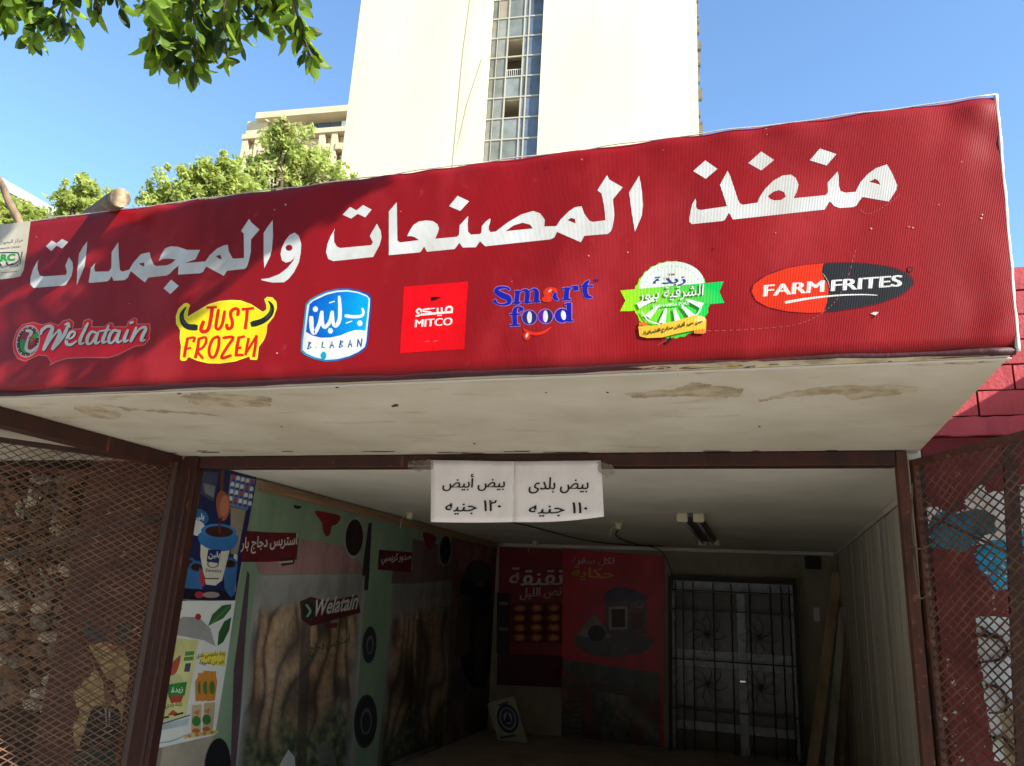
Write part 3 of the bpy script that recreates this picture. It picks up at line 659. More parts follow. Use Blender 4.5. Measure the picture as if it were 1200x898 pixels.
# ---- logo: Just Frozen
P = signP().at(200, 335, 8.98)
YL = (232, 216, 30); RD = (206, 26, 22); BK = (30, 36, 36)
P.poly([(205, 205), (178, 182), (140, 188), (85, 240), (55, 320), (58, 400), (102, 470), (95, 550), (110, 640), (98, 770), (115, 792), (160, 790), (190, 750), (280, 790), (400, 818), (520, 820), (680, 798), (828, 745), (838, 778), (905, 782), (918, 760), (930, 645), (985, 570), (1010, 500), (1020, 410), (1085, 330), (1118, 240), (1115, 170), (1070, 122), (1015, 118), (985, 145), (1005, 200), (1008, 250), (970, 275), (850, 195), (740, 155), (640, 150), (520, 160), (400, 195), (280, 265), (180, 325), (185, 270)], (236, 226, 90), smooth=False)
P.poly([(198, 208), (176, 190), (143, 196), (92, 244), (63, 320), (66, 396), (110, 468), (103, 550), (118, 640), (106, 768), (119, 784), (156, 782), (190, 742), (282, 782), (400, 810), (520, 812), (680, 790), (834, 735), (844, 770), (900, 774), (910, 757), (922, 642), (978, 566), (1002, 498), (1012, 406), (1078, 326), (1110, 240), (1106, 174), (1066, 131), (1018, 127), (994, 148), (1014, 200), (1017, 254), (970, 286), (846, 203), (738, 164), (640, 159), (521, 169), (403, 204), (284, 273), (173, 340), (178, 270)], YL)
P.stroke([(165, 222), (118, 300), (130, 380), (180, 430), (265, 440)], [10, 42, 56, 62, 70], BK)
P.stroke([(1030, 160), (1068, 220), (1050, 300), (970, 370), (862, 405)], [10, 40, 52, 58, 68], BK)
P.stroke([(112, 320), (128, 370), (160, 405)], 7, (90, 96, 96)); P.stroke([(1062, 240), (1045, 300), (1000, 345)], 7, (90, 96, 96))
for pts, wd in [([(385, 232), (480, 226)], 26), ([(440, 235), (425, 340), (400, 450), (360, 485), (320, 465), (345, 380)], 40), ([(505, 255), (485, 370), (478, 440), (510, 455), (545, 400), (570, 270)], 34),
                ([(705, 310), (712, 255), (670, 245), (630, 290), (650, 380), (640, 440), (600, 452), (590, 410)], 36), ([(755, 250), (870, 238)], 28), ([(808, 250), (800, 350), (785, 450)], 34),
                ([(180, 560), (160, 650), (145, 745)], 32), ([(170, 560), (215, 548), (255, 550), (240, 590)], 26), ([(165, 665), (210, 655)], 24),
                ([(300, 560), (285, 660), (262, 755)], 32), ([(300, 560), (365, 545), (375, 590), (340, 650), (285, 690), (340, 765)], 28),
                ([(500, 535), (440, 570), (405, 680), (425, 750), (470, 740), (505, 640), (510, 545)], 32), ([(555, 550), (660, 545), (600, 640), (535, 760), (635, 735)], 32),
                ([(720, 545), (700, 640), (690, 735)], 34), ([(712, 550), (775, 535)], 28), ([(700, 660), (740, 652)], 26), ([(690, 730), (760, 730)], 28),
                ([(820, 560), (805, 640), (790, 725)], 28), ([(822, 555), (800, 700)], 20), ([(795, 710), (905, 530)], 26), ([(905, 530), (892, 640), (874, 742)], 30)]:
    P.stroke(pts, wd, RD, smooth=len(pts) > 3)
P.build('food_logo', PRINT_B, sign, 'yellow bull shaped logo reading JUST FROZEN')

# ---- logo: B.Laban
P = signP().at(345, 330, 8.98)
grad = lambda a, b, x0_, x1_: (lambda x, y: tuple(a[i] + (b[i] - a[i]) * min(1, max(0, (x - x0_) / (x1_ - x0_))) for i in range(3)))
out = [(118, 240), (160, 190), (240, 145), (340, 100), (450, 76), (560, 70), (680, 90), (780, 128), (815, 165), (812, 260), (790, 480), (775, 640), (755, 705), (690, 755), (580, 805), (460, 835), (330, 845), (200, 815), (110, 775), (68, 735), (72, 640), (95, 440)]
def inset(pts, k, cx=445, cy=455): return [(cx + (x - cx) * k, cy + (y - cy) * k) for x, y in pts]
P.poly(out, grad((40, 150, 190), (30, 60, 150), 350, 435)); P.poly(inset(out, .95), (200, 226, 232)); 
body = [(160, 240), (200, 205), (340, 140), (450, 112), (560, 106), (670, 122), (770, 165), (782, 200), (765, 380), (748, 520), (700, 512), (640, 512), (560, 535), (480, 570), (380, 590), (280, 592), (190, 570), (122, 530), (140, 380)]
P.poly(inset(out, .925), (222, 226, 226))
P.poly(body, grad((0, 84, 200), (0, 160, 220), 375, 425))
w_ = (224, 230, 232)
for pts, wd in [([(472, 160), (480, 280), (475, 400), (440, 465), (410, 440), (400, 330)], [30, 38, 42, 40, 38, 34]), ([(400, 320), (375, 420), (325, 480), (295, 440), (290, 320)], 38), ([(290, 320), (265, 440), (215, 540), (185, 500), (178, 380)], [38, 38, 42, 44, 50]),
                ([(715, 285), (728, 330), (700, 365), (620, 372), (540, 362)], [22, 28, 30, 34, 36]), ([(370, 225), (422, 210)], 12), ([(548, 438), (605, 418)], 12)]:
    P.stroke(pts, wd, w_)
P.ell(222, 292, 27, 30, w_); P.ell(380, 520, 26, 30, w_); P.ell(690, 440, 27, 30, w_)
nb_ = (40, 90, 140)
for pts in [[(140, 710), (160, 640)], [(150, 640), (178, 645), (150, 672)], [(150, 672), (178, 695), (140, 710)], [(300, 640), (290, 695), (315, 695)], [(375, 700), (400, 630), (412, 695)], [(382, 675), (408, 672)], [(475, 695), (490, 625)], [(485, 625), (515, 630), (485, 658)], [(485, 658), (512, 680), (475, 695)],
            [(568, 692), (590, 615), (605, 685)], [(575, 665), (600, 662)], [(665, 685), (672, 612)], [(672, 612), (702, 685)], [(702, 685), (712, 605)]]:
    P.stroke(pts, 13, nb_, smooth=False)
P.ell(232, 695, 7, 7, (120, 190, 200), n=10); P.ell(308, 780, 30, 40, (0, 160, 200))
P.build('food_logo', PRINT_B, sign, 'blue and white rounded logo reading B.LABAN')

# ---- logo: Mitco
P = signP().at(460, 325, 9.45)
P.poly([(128, 105), (480, 78), (838, 48), (815, 420), (795, 798), (440, 818), (80, 842), (105, 470)], (222, 6, 22))
P.poly([(420, 222), (470, 216), (530, 222), (538, 232), (500, 242), (480, 258), (425, 266)], (50, 14, 18))
ww = (224, 220, 220)
for pts, wd in [([(262, 430), (300, 420), (318, 370), (290, 352), (268, 378), (290, 402), (315, 395)], 20), ([(318, 415), (660, 385)], 24), ([(415, 350), (345, 360), (345, 378), (420, 388), (435, 405)], 18), ([(500, 345), (500, 395)], 20),
                ([(545, 340), (548, 392)], 20), ([(590, 392), (600, 340), (640, 328), (660, 350), (655, 385)], 22), ([(430, 348), (470, 344)], 10), ([(500, 425), (545, 422)], 10)]:
    P.stroke(pts, wd, ww, smooth=len(pts) > 3)
P.text('MITCO', ww, (246, 556), (654, 530), 84, 0, 0, 9)
P.stroke([(365, 715), (410, 708)], 9, (206, 90, 96)); P.stroke([(455, 712), (505, 703)], 9, (206, 90, 96))
for x in (280, 375, 490, 610): P.stroke([(x, 652 - (x - 280) * .06), (x + 25, 648 - (x - 280) * .06)], 5, (200, 40, 50))
P.build('food_logo', PRINT_B, sign, 'bright red square logo reading MITCO')

# ---- logo: Smart food
P = signP().at(565, 320, 8.276)
OL = (150, 120, 196); NB = (24, 28, 160); OR = (216, 52, 30)
sm = [([(262, 165), (235, 142), (160, 148), (140, 180), (190, 215), (255, 245), (262, 285), (215, 308), (150, 300), (122, 272)], [26, 16, 30, 44, 56, 56, 40, 18, 14, 40]),
      ([(345, 185), (335, 290)], 44), ([(320, 182), (350, 178)], 16), ([(305, 292), (372, 288)], 16), ([(350, 200), (400, 168), (440, 190), (432, 285)], [10, 16, 44, 44]), ([(405, 288), (470, 284)], 16), ([(440, 195), (495, 160), (530, 185), (525, 275)], [10, 16, 44, 46]), ([(500, 280), (560, 276)], 16),
      ([(715, 190), (705, 235), (735, 262)], [20, 44, 20]), ([(825, 155), (815, 250)], 46), ([(785, 155), (830, 148)], 16), ([(782, 262), (858, 256)], 16), ([(830, 180), (870, 138), (905, 130)], [10, 12, 14]), ([(900, 150), (922, 148)], 46),
      ([(1040, 75), (1000, 120), (1010, 220), (1065, 238)], [12, 44, 46, 14]), ([(965, 130), (1070, 128)], 16),
      ([(395, 350), (350, 332), (318, 370), (320, 500)], [26, 14, 44, 46]), ([(375, 355), (390, 352)], 32), ([(270, 405), (370, 400)], 16), ([(275, 510), (362, 506)], 16),
      ([(845, 305), (845, 460)], 46), ([(805, 305), (850, 295)], 14), ([(835, 468), (880, 465)], 14)]
for pts, wd in sm: P.stroke(pts, [v + 13 for v in wd] if isinstance(wd, list) else wd + 13, OL)
for cx, cy in ((458, 432), (615, 422), (775, 415)): P.ell(cx, cy, 77, 76, OL)
for cx, cy, c in ((458, 432, (40, 36, 140)), (615, 422, (90, 24, 160)), (775, 415, (24, 28, 160))): P.ell(cx, cy, 70, 69, c)
P.ell(458, 432, 34, 62, (36, 36, 70)); P.ell(640, 422, 40, 64, (36, 40, 90))
for cx, cy, r_ in ((460, 432, 0), (615, 422, 0), (790, 412, -.15)): P.ell(cx, cy, 24, 58 if cx < 700 else 46, (214, 216, 230), r_)
for pts, wd in sm: P.stroke(pts, wd, NB)
P.poly([(600, 230), (595, 180), (640, 142), (700, 145), (732, 170), (715, 195), (690, 175), (670, 215), (680, 250), (665, 280), (620, 285), (580, 270), (582, 245)], OR, smooth=True)
P.ell(658, 174, 20, 9, (224, 180, 170), -.7)
P.stroke([(402, 545), (450, 575), (520, 592), (600, 575), (672, 525)], [14, 30, 32, 28, 8], (220, 48, 30))
P.ell(435, 612, 34, 42, (204, 50, 40)); P.ell(436, 605, 12, 26, (224, 180, 160), .4)
P.text('TM', (60, 40, 130), (1080, 90), (1130, 84), 28, .03)
P.build('food_logo', PRINT_B, sign, 'dark blue lettering logo reading Smart food with an orange smile')

# ---- logo: butter brand
P = signP().at(720, 300, 8.556)
cx, cy = 575, 440
seal = [(cx + (372 + (9 if i % 2 else -5)) * math.cos(2 * math.pi * i / 56) * 1.02, cy + (384 + (9 if i % 2 else -5)) * math.sin(2 * math.pi * i / 56)) for i in range(56)]
gg = grad((150, 220, 30), (0, 200, 80), 735, 830)
P.poly(seal, gg)
half = [(245, 330)] + [(cx - 330 * math.cos(math.pi * i / 30) + 0, 330 - 250 * math.sin(math.pi * i / 30) - i * 1.5) for i in range(1, 30)] + [(900, 275)]
P.poly(half, (214, 224, 220))
for i in range(16):
    t = math.pi * (i + .8) / 17.5; P.ell(cx - 275 * math.cos(t), 325 - 205 * math.sin(t) - i * 2, 6, 6, (120, 180, 130), n=6)
P.poly([(58, 348), (200, 335), (540, 305), (900, 275), (1095, 258), (1052, 360), (1102, 472), (920, 490), (500, 525), (150, 555), (55, 556), (110, 450)], grad((150, 214, 30), (0, 190, 84), 740, 815))
P.text('زبدة', (36, 60, 140), (385, 312), (709, 295), 100, .006, 0, 4)
P.text('الشرقية بيور', (222, 230, 224), (242, 482), (886, 430), 145, .006, 0, 4)
P.text('EL SHARKIA PURE', (206, 230, 206), (386, 525), (752, 492), 30, .02)
for i in range(6):
    a0 = -1.15 + i * .46; x_ = 560; y_ = 380
    p = lambda r_, t: (x_ + r_ * math.sin(t) * 1.15, y_ + r_ * math.cos(t))
    P.poly([p(155, a0 - .05), p(155, a0 + .06), p(310, a0 + .1), p(310, a0 - .1)], (216, 232, 214))
P.stroke([(275, 560), (340, 650), (460, 690)], 14, (220, 230, 216)); P.stroke([(875, 510), (840, 580), (760, 640)], 14, (220, 230, 216))
P.poly([(240, 712), (420, 700), (620, 655), (800, 600), (880, 605), (922, 640), (918, 770), (890, 785), (800, 780), (800, 750), (600, 790), (480, 822), (330, 828), (255, 810)], (226, 184, 60))
P.poly([(800, 750), (910, 735), (915, 775), (890, 786), (802, 782)], (206, 130, 50)); P.ell(860, 640, 55, 30, (226, 206, 130)); P.poly([(250, 705), (250, 672), (310, 662), (340, 700)], (214, 110, 40))
P.text('من خير ألبان مزارع الشرقية', (60, 56, 30), (295, 812), (878, 690), 62, 0, 0, 2)
P.text('TM', (120, 90, 80), (535, 212), (605, 205), 24, .03)
P.build('food_logo', PRINT_B, sign, 'green seal logo with a yellow ribbon and Arabic lettering')

# ---- logo: Farm Frites
P = signP().at(870, 300, 5.714)
E0 = [(60, 235), (75, 190), (160, 130), (300, 80), (420, 62), (548, 48), (700, 44), (850, 52), (1000, 76), (1100, 115), (1146, 165), (1130, 210), (1060, 265), (930, 315), (800, 345), (650, 368), (548, 378), (440, 384), (300, 374), (170, 345), (90, 300)]
P.poly(inset(E0, 1.008, 600, 215), (96, 10, 30), smooth=True)
P.poly([(548, 50)] + [(538, 62), (532, 110), (545, 155), (570, 190), (578, 230), (566, 310), (545, 378)] + [(440, 382), (300, 372), (170, 343), (92, 298), (62, 240), (76, 192), (160, 132), (300, 82), (420, 62)], (224, 50, 20))
P.poly([(548, 50), (700, 46), (850, 54), (1000, 78), (1098, 117), (1143, 167), (1127, 208), (1058, 262), (930, 312), (800, 342), (650, 365), (547, 377), (568, 310), (580, 230), (572, 190), (547, 155), (534, 110), (540, 62)], (34, 38, 44))
P.text('FARM', (226, 226, 226), (138, 272), (534, 240), 76, 0, 0, 13); P.text('FRITES', (222, 224, 226), (590, 238), (1055, 204), 76, 0, 0, 13)
P.stroke([(290, 312), (450, 285), (640, 265), (800, 260), (902, 264)], [20, 14, 10, 8, 5], (224, 224, 224))
P.stroke([(540, 120), (572, 170), (584, 215)], 4, (200, 170, 160)); P.ell(1120, 92, 20, 20, (70, 16, 28), n=14); P.text('R', (150, 40, 50), (1112, 102), (1130, 100), 20, .03)
P.build('food_logo', PRINT_B, sign, 'orange and black oval logo reading FARM FRITES')

# ---- grey panel at the left end
P = signP()
P.poly([(-80, 275), (0, 263.2), (36, 259.6), (32, 290), (28, 316), (24, 324), (15, 326), (-40, 332), (-80, 334)], (206, 202, 186))
P.at(0, 255, 11.23)
P.text('مركز البحوث الزراعية', (56, 56, 56), (-220, 400), (300, 330), 62, .012); P.text('Agricultural Research Center', (110, 84, 70), (-280, 460), (275, 402), 34, .008)
P.stroke([(-200, 475), (200, 462), (250, 500), (255, 560), (200, 610), (150, 625)], 14, (30, 44, 70)); P.stroke([(295, 455), (265, 610)], 12, (30, 44, 70), smooth=False)
P.text('ARC', (30, 150, 60), (-110, 590), (200, 570), 96, .05)
P.stroke([(-60, 640), (-20, 600), (20, 635)], 22, (28, 34, 56)); P.stroke([(90, 590), (110, 628), (180, 610)], 20, (28, 34, 56))
P.text('قسم تكنولوجيا الألبان', (50, 56, 50), (-260, 700), (240, 655), 50, .012)
P.stroke([(20, 730), (235, 708)], 8, (150, 120, 90))
P.build('institute_panel', PRINT_B, sign, 'pale grey end panel with a green and navy emblem')
# ---- marks, scratches and pinned holes on the fabric
P = signP()
for pts in ([(760, 385), (820, 388), (880, 386), (935, 380), (970, 362), (990, 335), (1003, 292)], [(1008, 246), (1018, 251), (1040, 240), (1055, 228)]):
    q = catmull(pts, False, 14)
    for i in range(0, len(q) - 1, 2): P.stroke([q[i], q[i + 1]], .55, (186, 96, 98), smooth=False)
for pts in ([(795, 392), (770, 405)],): P.stroke(pts, .6, (170, 84, 86), smooth=False)
for (x, y) in ((640, 197), (682, 187), (777, 176), (781, 172), (899, 158), (898, 151), (909, 273), (836, 292), (1021, 268), (1065, 266), (1070, 267), (1150, 256), (1151, 252), (325, 414), (322, 246), (335, 240), (1100, 240), (736, 296), (600, 330), (470, 248), (43, 278), (152, 356), (690, 300), (1127, 190), (1080, 405), (1028, 368), (775, 398)):
    s_ = rr.uniform(.6, 1.5); P.poly(ragged([(x - s_, y), (x, y - s_ * .7), (x + s_, y), (x, y + s_)], s_ * .3, x), rr.choice([(210, 180, 176), (70, 16, 22), (190, 120, 116)]))
P.poly([(778, 402), (784, 397), (786, 394), (787, 399), (781, 404)], (50, 20, 22)); P.poly([(1020, 368), (1024, 366), (1030, 366), (1026, 370)], (216, 206, 200)); P.poly([(1022, 371), (1026, 370), (1024, 373)], (60, 16, 20))
P.build('scratches', PRINT_B, sign)['kind'] = 'stuff'

# ------------------------------------------------------------------ poles above the sign
SAWN = pm('sawn_end', (196, 172, 140), .85, (156, 130, 100), 60, bump=.5, bscale=120)
E1 = onY(141, 232, 2.36); d_ = Vector((.16, -.80, .22)).normalized()
def pole(name, label, a, b, r0, r1, seed):
    g = G(); n = 9; k = 12; pts = [Vector(a).lerp(Vector(b), i / n) for i in range(n + 1)]
    g.tube(pts, [r0 + (r1 - r0) * i / n for i in range(n + 1)], k)
    for i, v in enumerate(g.V): g.V[i] = v + Vector((noise.noise(v * 9), noise.noise(v * 9 + Vector((5, 5, 5))), noise.noise(v * 9 + Vector((9, 1, 3))))) * .009
    o = obj(name, g, WOOD, smooth=False, origin=b); tag(o, label, 'pole')
    if r0 > .03:
        dd = (Vector(b) - Vector(a)).normalized(); rs3 = random.Random(5); q = Vector(a) - dd * .012; s1 = dd.orthogonal().normalized(); s2 = dd.cross(s1)
        ring = [q + (s1 * math.cos(t) + s2 * math.sin(t)) * r0 * rs3.uniform(.9, 1.06) for t in [2 * math.pi * i / 11 for i in range(11)]]
        obj('sawn_end', G().prism(ring, dd * .016), SAWN, o)
    return o
base1 = onY(112, 250, 2.95)
pole('wooden_pole', 'thick sawn wooden pole end poking over the top left of the red sign', E1, E1 + (base1 - E1).normalized() * 2.2, .041, .046, 1)
pole('wooden_pole', 'thin dark leaning pole at the far left above the sign', onY(-30, 150, 2.9), onY(34, 285, 2.9), .018, .022, 2)

# ------------------------------------------------------------------ price papers on the header beam
def paper(label, corners, lines, fold):
    P = Print(lambda x, y: onY(x, y, 3.988), (0, -1, 0), .0)
    nu, nv = 14, 10; V = []; F = []
    for j in range(nv + 1):
        for i in range(nu + 1):
            u, v = i / nu, j / nv
            x = (corners[0][0] * (1 - u) + corners[1][0] * u) * (1 - v) + (corners[3][0] * (1 - u) + corners[2][0] * u) * v
            y = (corners[0][1] * (1 - u) + corners[1][1] * u) * (1 - v) + (corners[3][1] * (1 - u) + corners[2][1] * u) * v
            if v > .8: y += fold * math.sin(u * 3.1) * (v - .8) * 5
            wv = .0035 * (noise.noise(Vector((u * 2.5, v * 2.5, corners[0][0]))) + .6 * noise.noise(Vector((u * 7, v * 5, 2)))) * (1.5 if v < .3 else .5)
            V.append(onY(x, y, 3.986) + Vector((0, wv - .003, 0)))
    for j in range(nv):
        for i in range(nu): a = j * (nu + 1) + i; F.append((a, a + nu + 1, a + nu + 2, a + 1))
    t = thing('price_notice', label, 'paper sign', onY((corners[2][0] + corners[3][0]) / 2, corners[2][1], 3.986), 'printed price sheets taped to the header beam')
    sh = obj('sheet', (V, F), PAPER, t, smooth=True); md = sh.modifiers.new('s', 'SOLIDIFY'); md.thickness = .0006; md.offset = 1
    P = Print(lambda x, y: onY(x, y, 3.979), (0, -1, 0), .0).at(500, 535, 5.581)
    for (s_, a, b, h) in lines: P.text(s_, (20, 18, 20), a, b, h, 0, 0, 3.5)
    P.build('print', PRINT_P, t)
    return t
paper('white price sheet with two lines of Arabic print, left of the pair', [(505.5, 539.5), (603, 541), (601.5, 612), (505, 612)], [('بيض أبيض', (100, 228), (506, 225), 112), ('١٢٠ جنيه', (118, 382), (480, 378), 92)], .6)
paper('white price sheet with a torn lower corner, right of the pair', [(602, 541), (704.5, 540), (708, 605.5), (601, 612)], [('بيض بلدى', (664, 244), (1052, 240), 105), ('١١٠ جنيه', (664, 396), (1046, 392), 92)], 2.5)
for nm, lab, pts in (('tape_strip', 'crumpled clear tape at the left end of the price sheets', [(478, 541), (507, 539), (508, 549), (492, 553), (480, 550)]), ('tape_strip', 'crumpled clear tape at the right end of the price sheets', [(700, 540), (718, 546), (721, 556), (712, 560), (702, 554)])):
    V = []; g = G(); rs2 = random.Random(len(lab)); q = [onY(x, y, 3.984) for x, y in ragged(pts, 1.2, 3)]; c = sum(q, Vector()) / len(q)
    V = [c + Vector((0, -.012, 0))] + [p + Vector((0, rs2.uniform(-.012, 0), 0)) for p in q]; F = [(0, i + 1, (i + 1) % len(q) + 1) for i in range(len(q))]
    o = obj(nm, (V, F), TAPE, solid=.0005, origin=c); tag(o, lab, 'tape')

# ================================================================== INSIDE: left wall posters and cloths
def wallP(dx=.0):
    P = Print(lambda x, y: onX(x, y, LX + .004 + dx), (1, 0, 0), .0008); P.ds = .25; return P  # glare haze on the left wall, put into the print colours by greying
def card(corners, dx, th=.0015, k=12, amp=.0, seed=0):
    """thin hanging sheet on the left wall through four pixel corners (clockwise from top left)"""
    V = []; F = []
    for j in range(k + 1):
        for i in range(k + 1):
            u, v = i / k, j / k
            x = (corners[0][0] * (1 - u) + corners[1][0] * u) * (1 - v) + (corners[3][0] * (1 - u) + corners[2][0] * u) * v
            y = (corners[0][1] * (1 - u) + corners[1][1] * u) * (1 - v) + (corners[3][1] * (1 - u) + corners[2][1] * u) * v
            V.append(onX(x, y, LX + dx) + Vector((amp * noise.noise(Vector((u * 3, v * 2, seed))), 0, 0)))
    for j in range(k):
        for i in range(k): a = j * (k + 1) + i; F.append((a, a + k + 1, a + k + 2, a + 1))
    return V, F
# cup poster
t = thing('cup_poster', 'blue poster of a tall dessert cup under a chocolate spoon, just inside the left post', 'poster', onX(240, 704, LX))
obj('sheet', card([(233, 530), (301, 545), (273, 706), (211, 702)], .004), pm('navy_sheet', (20, 30, 84), .4, (14, 22, 60), 5), t)
P = wallP().at(190, 540, 4.992)
P.poly([(210, 20), (560, 60), (425, 818), (100, 810)], (22, 34, 92))
P.poly([(215, 60), (330, 70), (300, 240), (200, 180)], (60, 72, 110)); P.poly([(240, 130), (310, 150), (300, 215), (250, 190)], (120, 124, 140))
P.poly([(400, 80), (545, 110), (500, 290), (380, 260)], (90, 120, 170))
for i in range(5):
    for j in range(4): P.ell(415 + i * 28 - j * 5, 98 + j * 42 + i * 7, 11, 17, (204, 208, 214) if (i + j) % 4 else (180, 60, 60), .2, n=12); P.ell(415 + i * 28 - j * 5, 116 + j * 42 + i * 7, 12, 9, (24, 70, 160), .2, n=10)
P.poly([(400, 270), (490, 290), (440, 550), (400, 545)], (140, 130, 110)); P.poly([(420, 545), (440, 552), (425, 810), (390, 800)], (200, 204, 210))
P.stroke([(352, 60), (345, 180)], 20, (110, 52, 34)); P.poly([(350, 175), (390, 215), (398, 280), (370, 345), (335, 340), (315, 260), (322, 200)], (176, 84, 50), smooth=True); P.ell(362, 265, 26, 60, (198, 112, 72), .1)
P.stroke([(345, 335), (335, 380), (335, 430)], 13, (84, 34, 24))
P.ell(210, 330, 62, 48, (28, 96, 180), .3); P.ell(205, 395, 44, 44, (198, 204, 214)); P.text('بلبن', (214, 222, 230), (178, 360), (244, 352), 46, .03)
for cx_, cy_ in ((155, 600), (395, 600), (200, 620)):
    P.poly([(cx_ - 40, cy_), (cx_ + 45, cy_ + 6), (cx_ + 30, cy_ + 160), (cx_ - 30, cy_ + 150)], (40, 110, 190)); P.ell(cx_, cy_, 44, 34, (30, 96, 176)); P.ell(cx_, cy_ + 3, 32, 22, (50, 24, 22))
P.poly([(225, 470), (400, 500), (350, 700), (310, 730), (255, 725), (222, 560)], (206, 202, 184), smooth=False)
P.poly([(225, 420), (430, 430), (418, 510), (330, 530), (228, 490)], (30, 110, 196), smooth=True); P.ell(330, 415, 104, 46, (34, 120, 204), .06); P.ell(332, 415, 82, 33, (66, 28, 24), .06)
P.stroke([(334, 370), (336, 420)], 12, (120, 40, 34), smooth=False)
P.poly([(268, 520), (345, 520), (330, 600), (258, 590)], (20, 46, 116)); P.text('بلبن', (204, 214, 224), (268, 578), (335, 574), 44, .03); P.ell(296, 605, 34, 22, (40, 60, 120), hole=.8)
P.text('Sweets', (60, 60, 80), (250, 650), (345, 655), 20, .01); P.stroke([(250, 690), (330, 690)], 7, (60, 60, 90))
P.poly([(215, 620), (250, 680), (245, 740), (220, 720)], (190, 40, 60)); P.poly([(110, 745), (430, 765), (425, 812), (100, 808)], (26, 22, 46)); P.ell(215, 785, 26, 20, (196, 40, 60)); P.ell(285, 785, 50, 18, (150, 130, 130))
P.poly([(368, 760), (420, 720), (425, 780), (400, 800)], (34, 100, 186))
P.build('print', PRINT_P, t)
# dairy poster
t = thing('dairy_poster', 'white poster with a butter carton and orange jars, below the blue cup poster', 'poster', onX(215, 876, LX))
obj('sheet', card([(211, 704.5), (276, 704), (254, 861), (185, 877)], .0046), pm('white_sheet', (206, 208, 206), .4, (196, 198, 196), 5), t)
P = wallP(.001).at(170, 690, 4.315)
P.poly([(160, 235), (150, 170), (190, 142), (270, 145), (330, 200), (356, 292), (300, 262), (230, 248)], (150, 152, 152), smooth=False)
P.ell(268, 142, 15, 16, (196, 36, 44)); P.stroke([(158, 128), (180, 100)], 13, (30, 60, 130))
P.poly([(318, 190), (340, 130), (390, 85), (436, 78), (434, 100), (395, 150), (350, 172)], (40, 104, 46)); P.poly([(365, 290), (372, 220), (400, 165), (436, 145), (425, 210), (395, 270)], (34, 92, 40)); P.stroke([(330, 180), (430, 85)], 4, (90, 150, 80), smooth=False)
P.poly([(138, 248), (270, 262), (205, 650), (76, 672)], (206, 204, 120)); P.poly([(125, 312), (152, 312), (120, 372)], (60, 150, 60))
P.poly([(204, 318), (250, 316), (246, 336), (200, 340)], (70, 150, 60)); P.poly([(198, 345), (246, 343), (242, 362), (194, 366)], (70, 150, 60)); P.poly([(204, 378), (232, 376), (224, 420), (196, 420)], (70, 70, 110))
P.poly([(120, 400), (165, 345), (180, 345), (160, 420), (125, 440)], (196, 70, 50), smooth=True)
P.ell(158, 478, 38, 46, (180, 190, 120)); P.poly([(110, 485), (212, 470), (200, 540), (118, 550)], (40, 136, 50)); P.poly([(118, 545), (196, 536), (180, 575), (130, 578)], (190, 60, 36)); P.text('زبدة', (220, 226, 210), (130, 535), (190, 528), 34, .02)
P.text('زبدة بلدى', (30, 60, 40), (102, 608), (186, 596), 30, .02); P.poly([(112, 640), (140, 612), (165, 630), (150, 640)], (200, 60, 50)); P.stroke([(80, 655), (118, 648)], 9, (30, 50, 40)); P.stroke([(148, 640), (190, 628)], 9, (30, 50, 40))
P.poly([(290, 325), (405, 320), (402, 390), (330, 385), (270, 360)], (226, 206, 40)); P.text('زبدة جاموسي بلدى', (40, 40, 36), (258, 360), (404, 348), 36, .02); P.text('خير من الطبيعة', (40, 40, 36), (272, 392), (398, 384), 32, .02)
for x_ in (278, 305, 338):
    P.poly([(x_ - 26, 470), (x_ - 12, 445), (x_ - 12, 410 + abs(x_ - 318) * .4), (x_ + 20, 410 + abs(x_ - 318) * .4), (x_ + 20, 445), (x_ + 26, 470), (x_ + 14, 565), (x_ - 24, 570)], (216, 128, 30)); P.ell(x_, 500, 14, 34, (70, 120, 40))
P.poly([(235, 590), (285, 584), (280, 730), (232, 738)], (196, 170, 130)); P.poly([(298, 580), (354, 574), (340, 720), (290, 728)], (190, 170, 120))
for x_, y_ in ((258, 670), (310, 662)): P.ell(x_, y_, 22, 26, (50, 130, 50)); P.poly([(x_ - 16, y_ - 44), (x_ + 18, y_ - 60), (x_ + 10, y_ - 30)], (210, 110, 40)); P.ell(x_ - 2, y_ + 48, 20, 12, (200, 90, 40))
for i in range(9): P.ell(205 + i * 19, 748 - i * 3, 12, 10, ((210, 190, 60), (200, 120, 50))[i % 2], n=10)
P.poly([(70, 690), (220, 655), (215, 690), (60, 720)], (170, 190, 206)); P.stroke([(60, 780), (130, 772), (195, 745)], 6, (150, 180, 200)); P.stroke([(75, 686), (225, 640)], 5, (50, 60, 66))
P.build('print', PRINT_P, t)

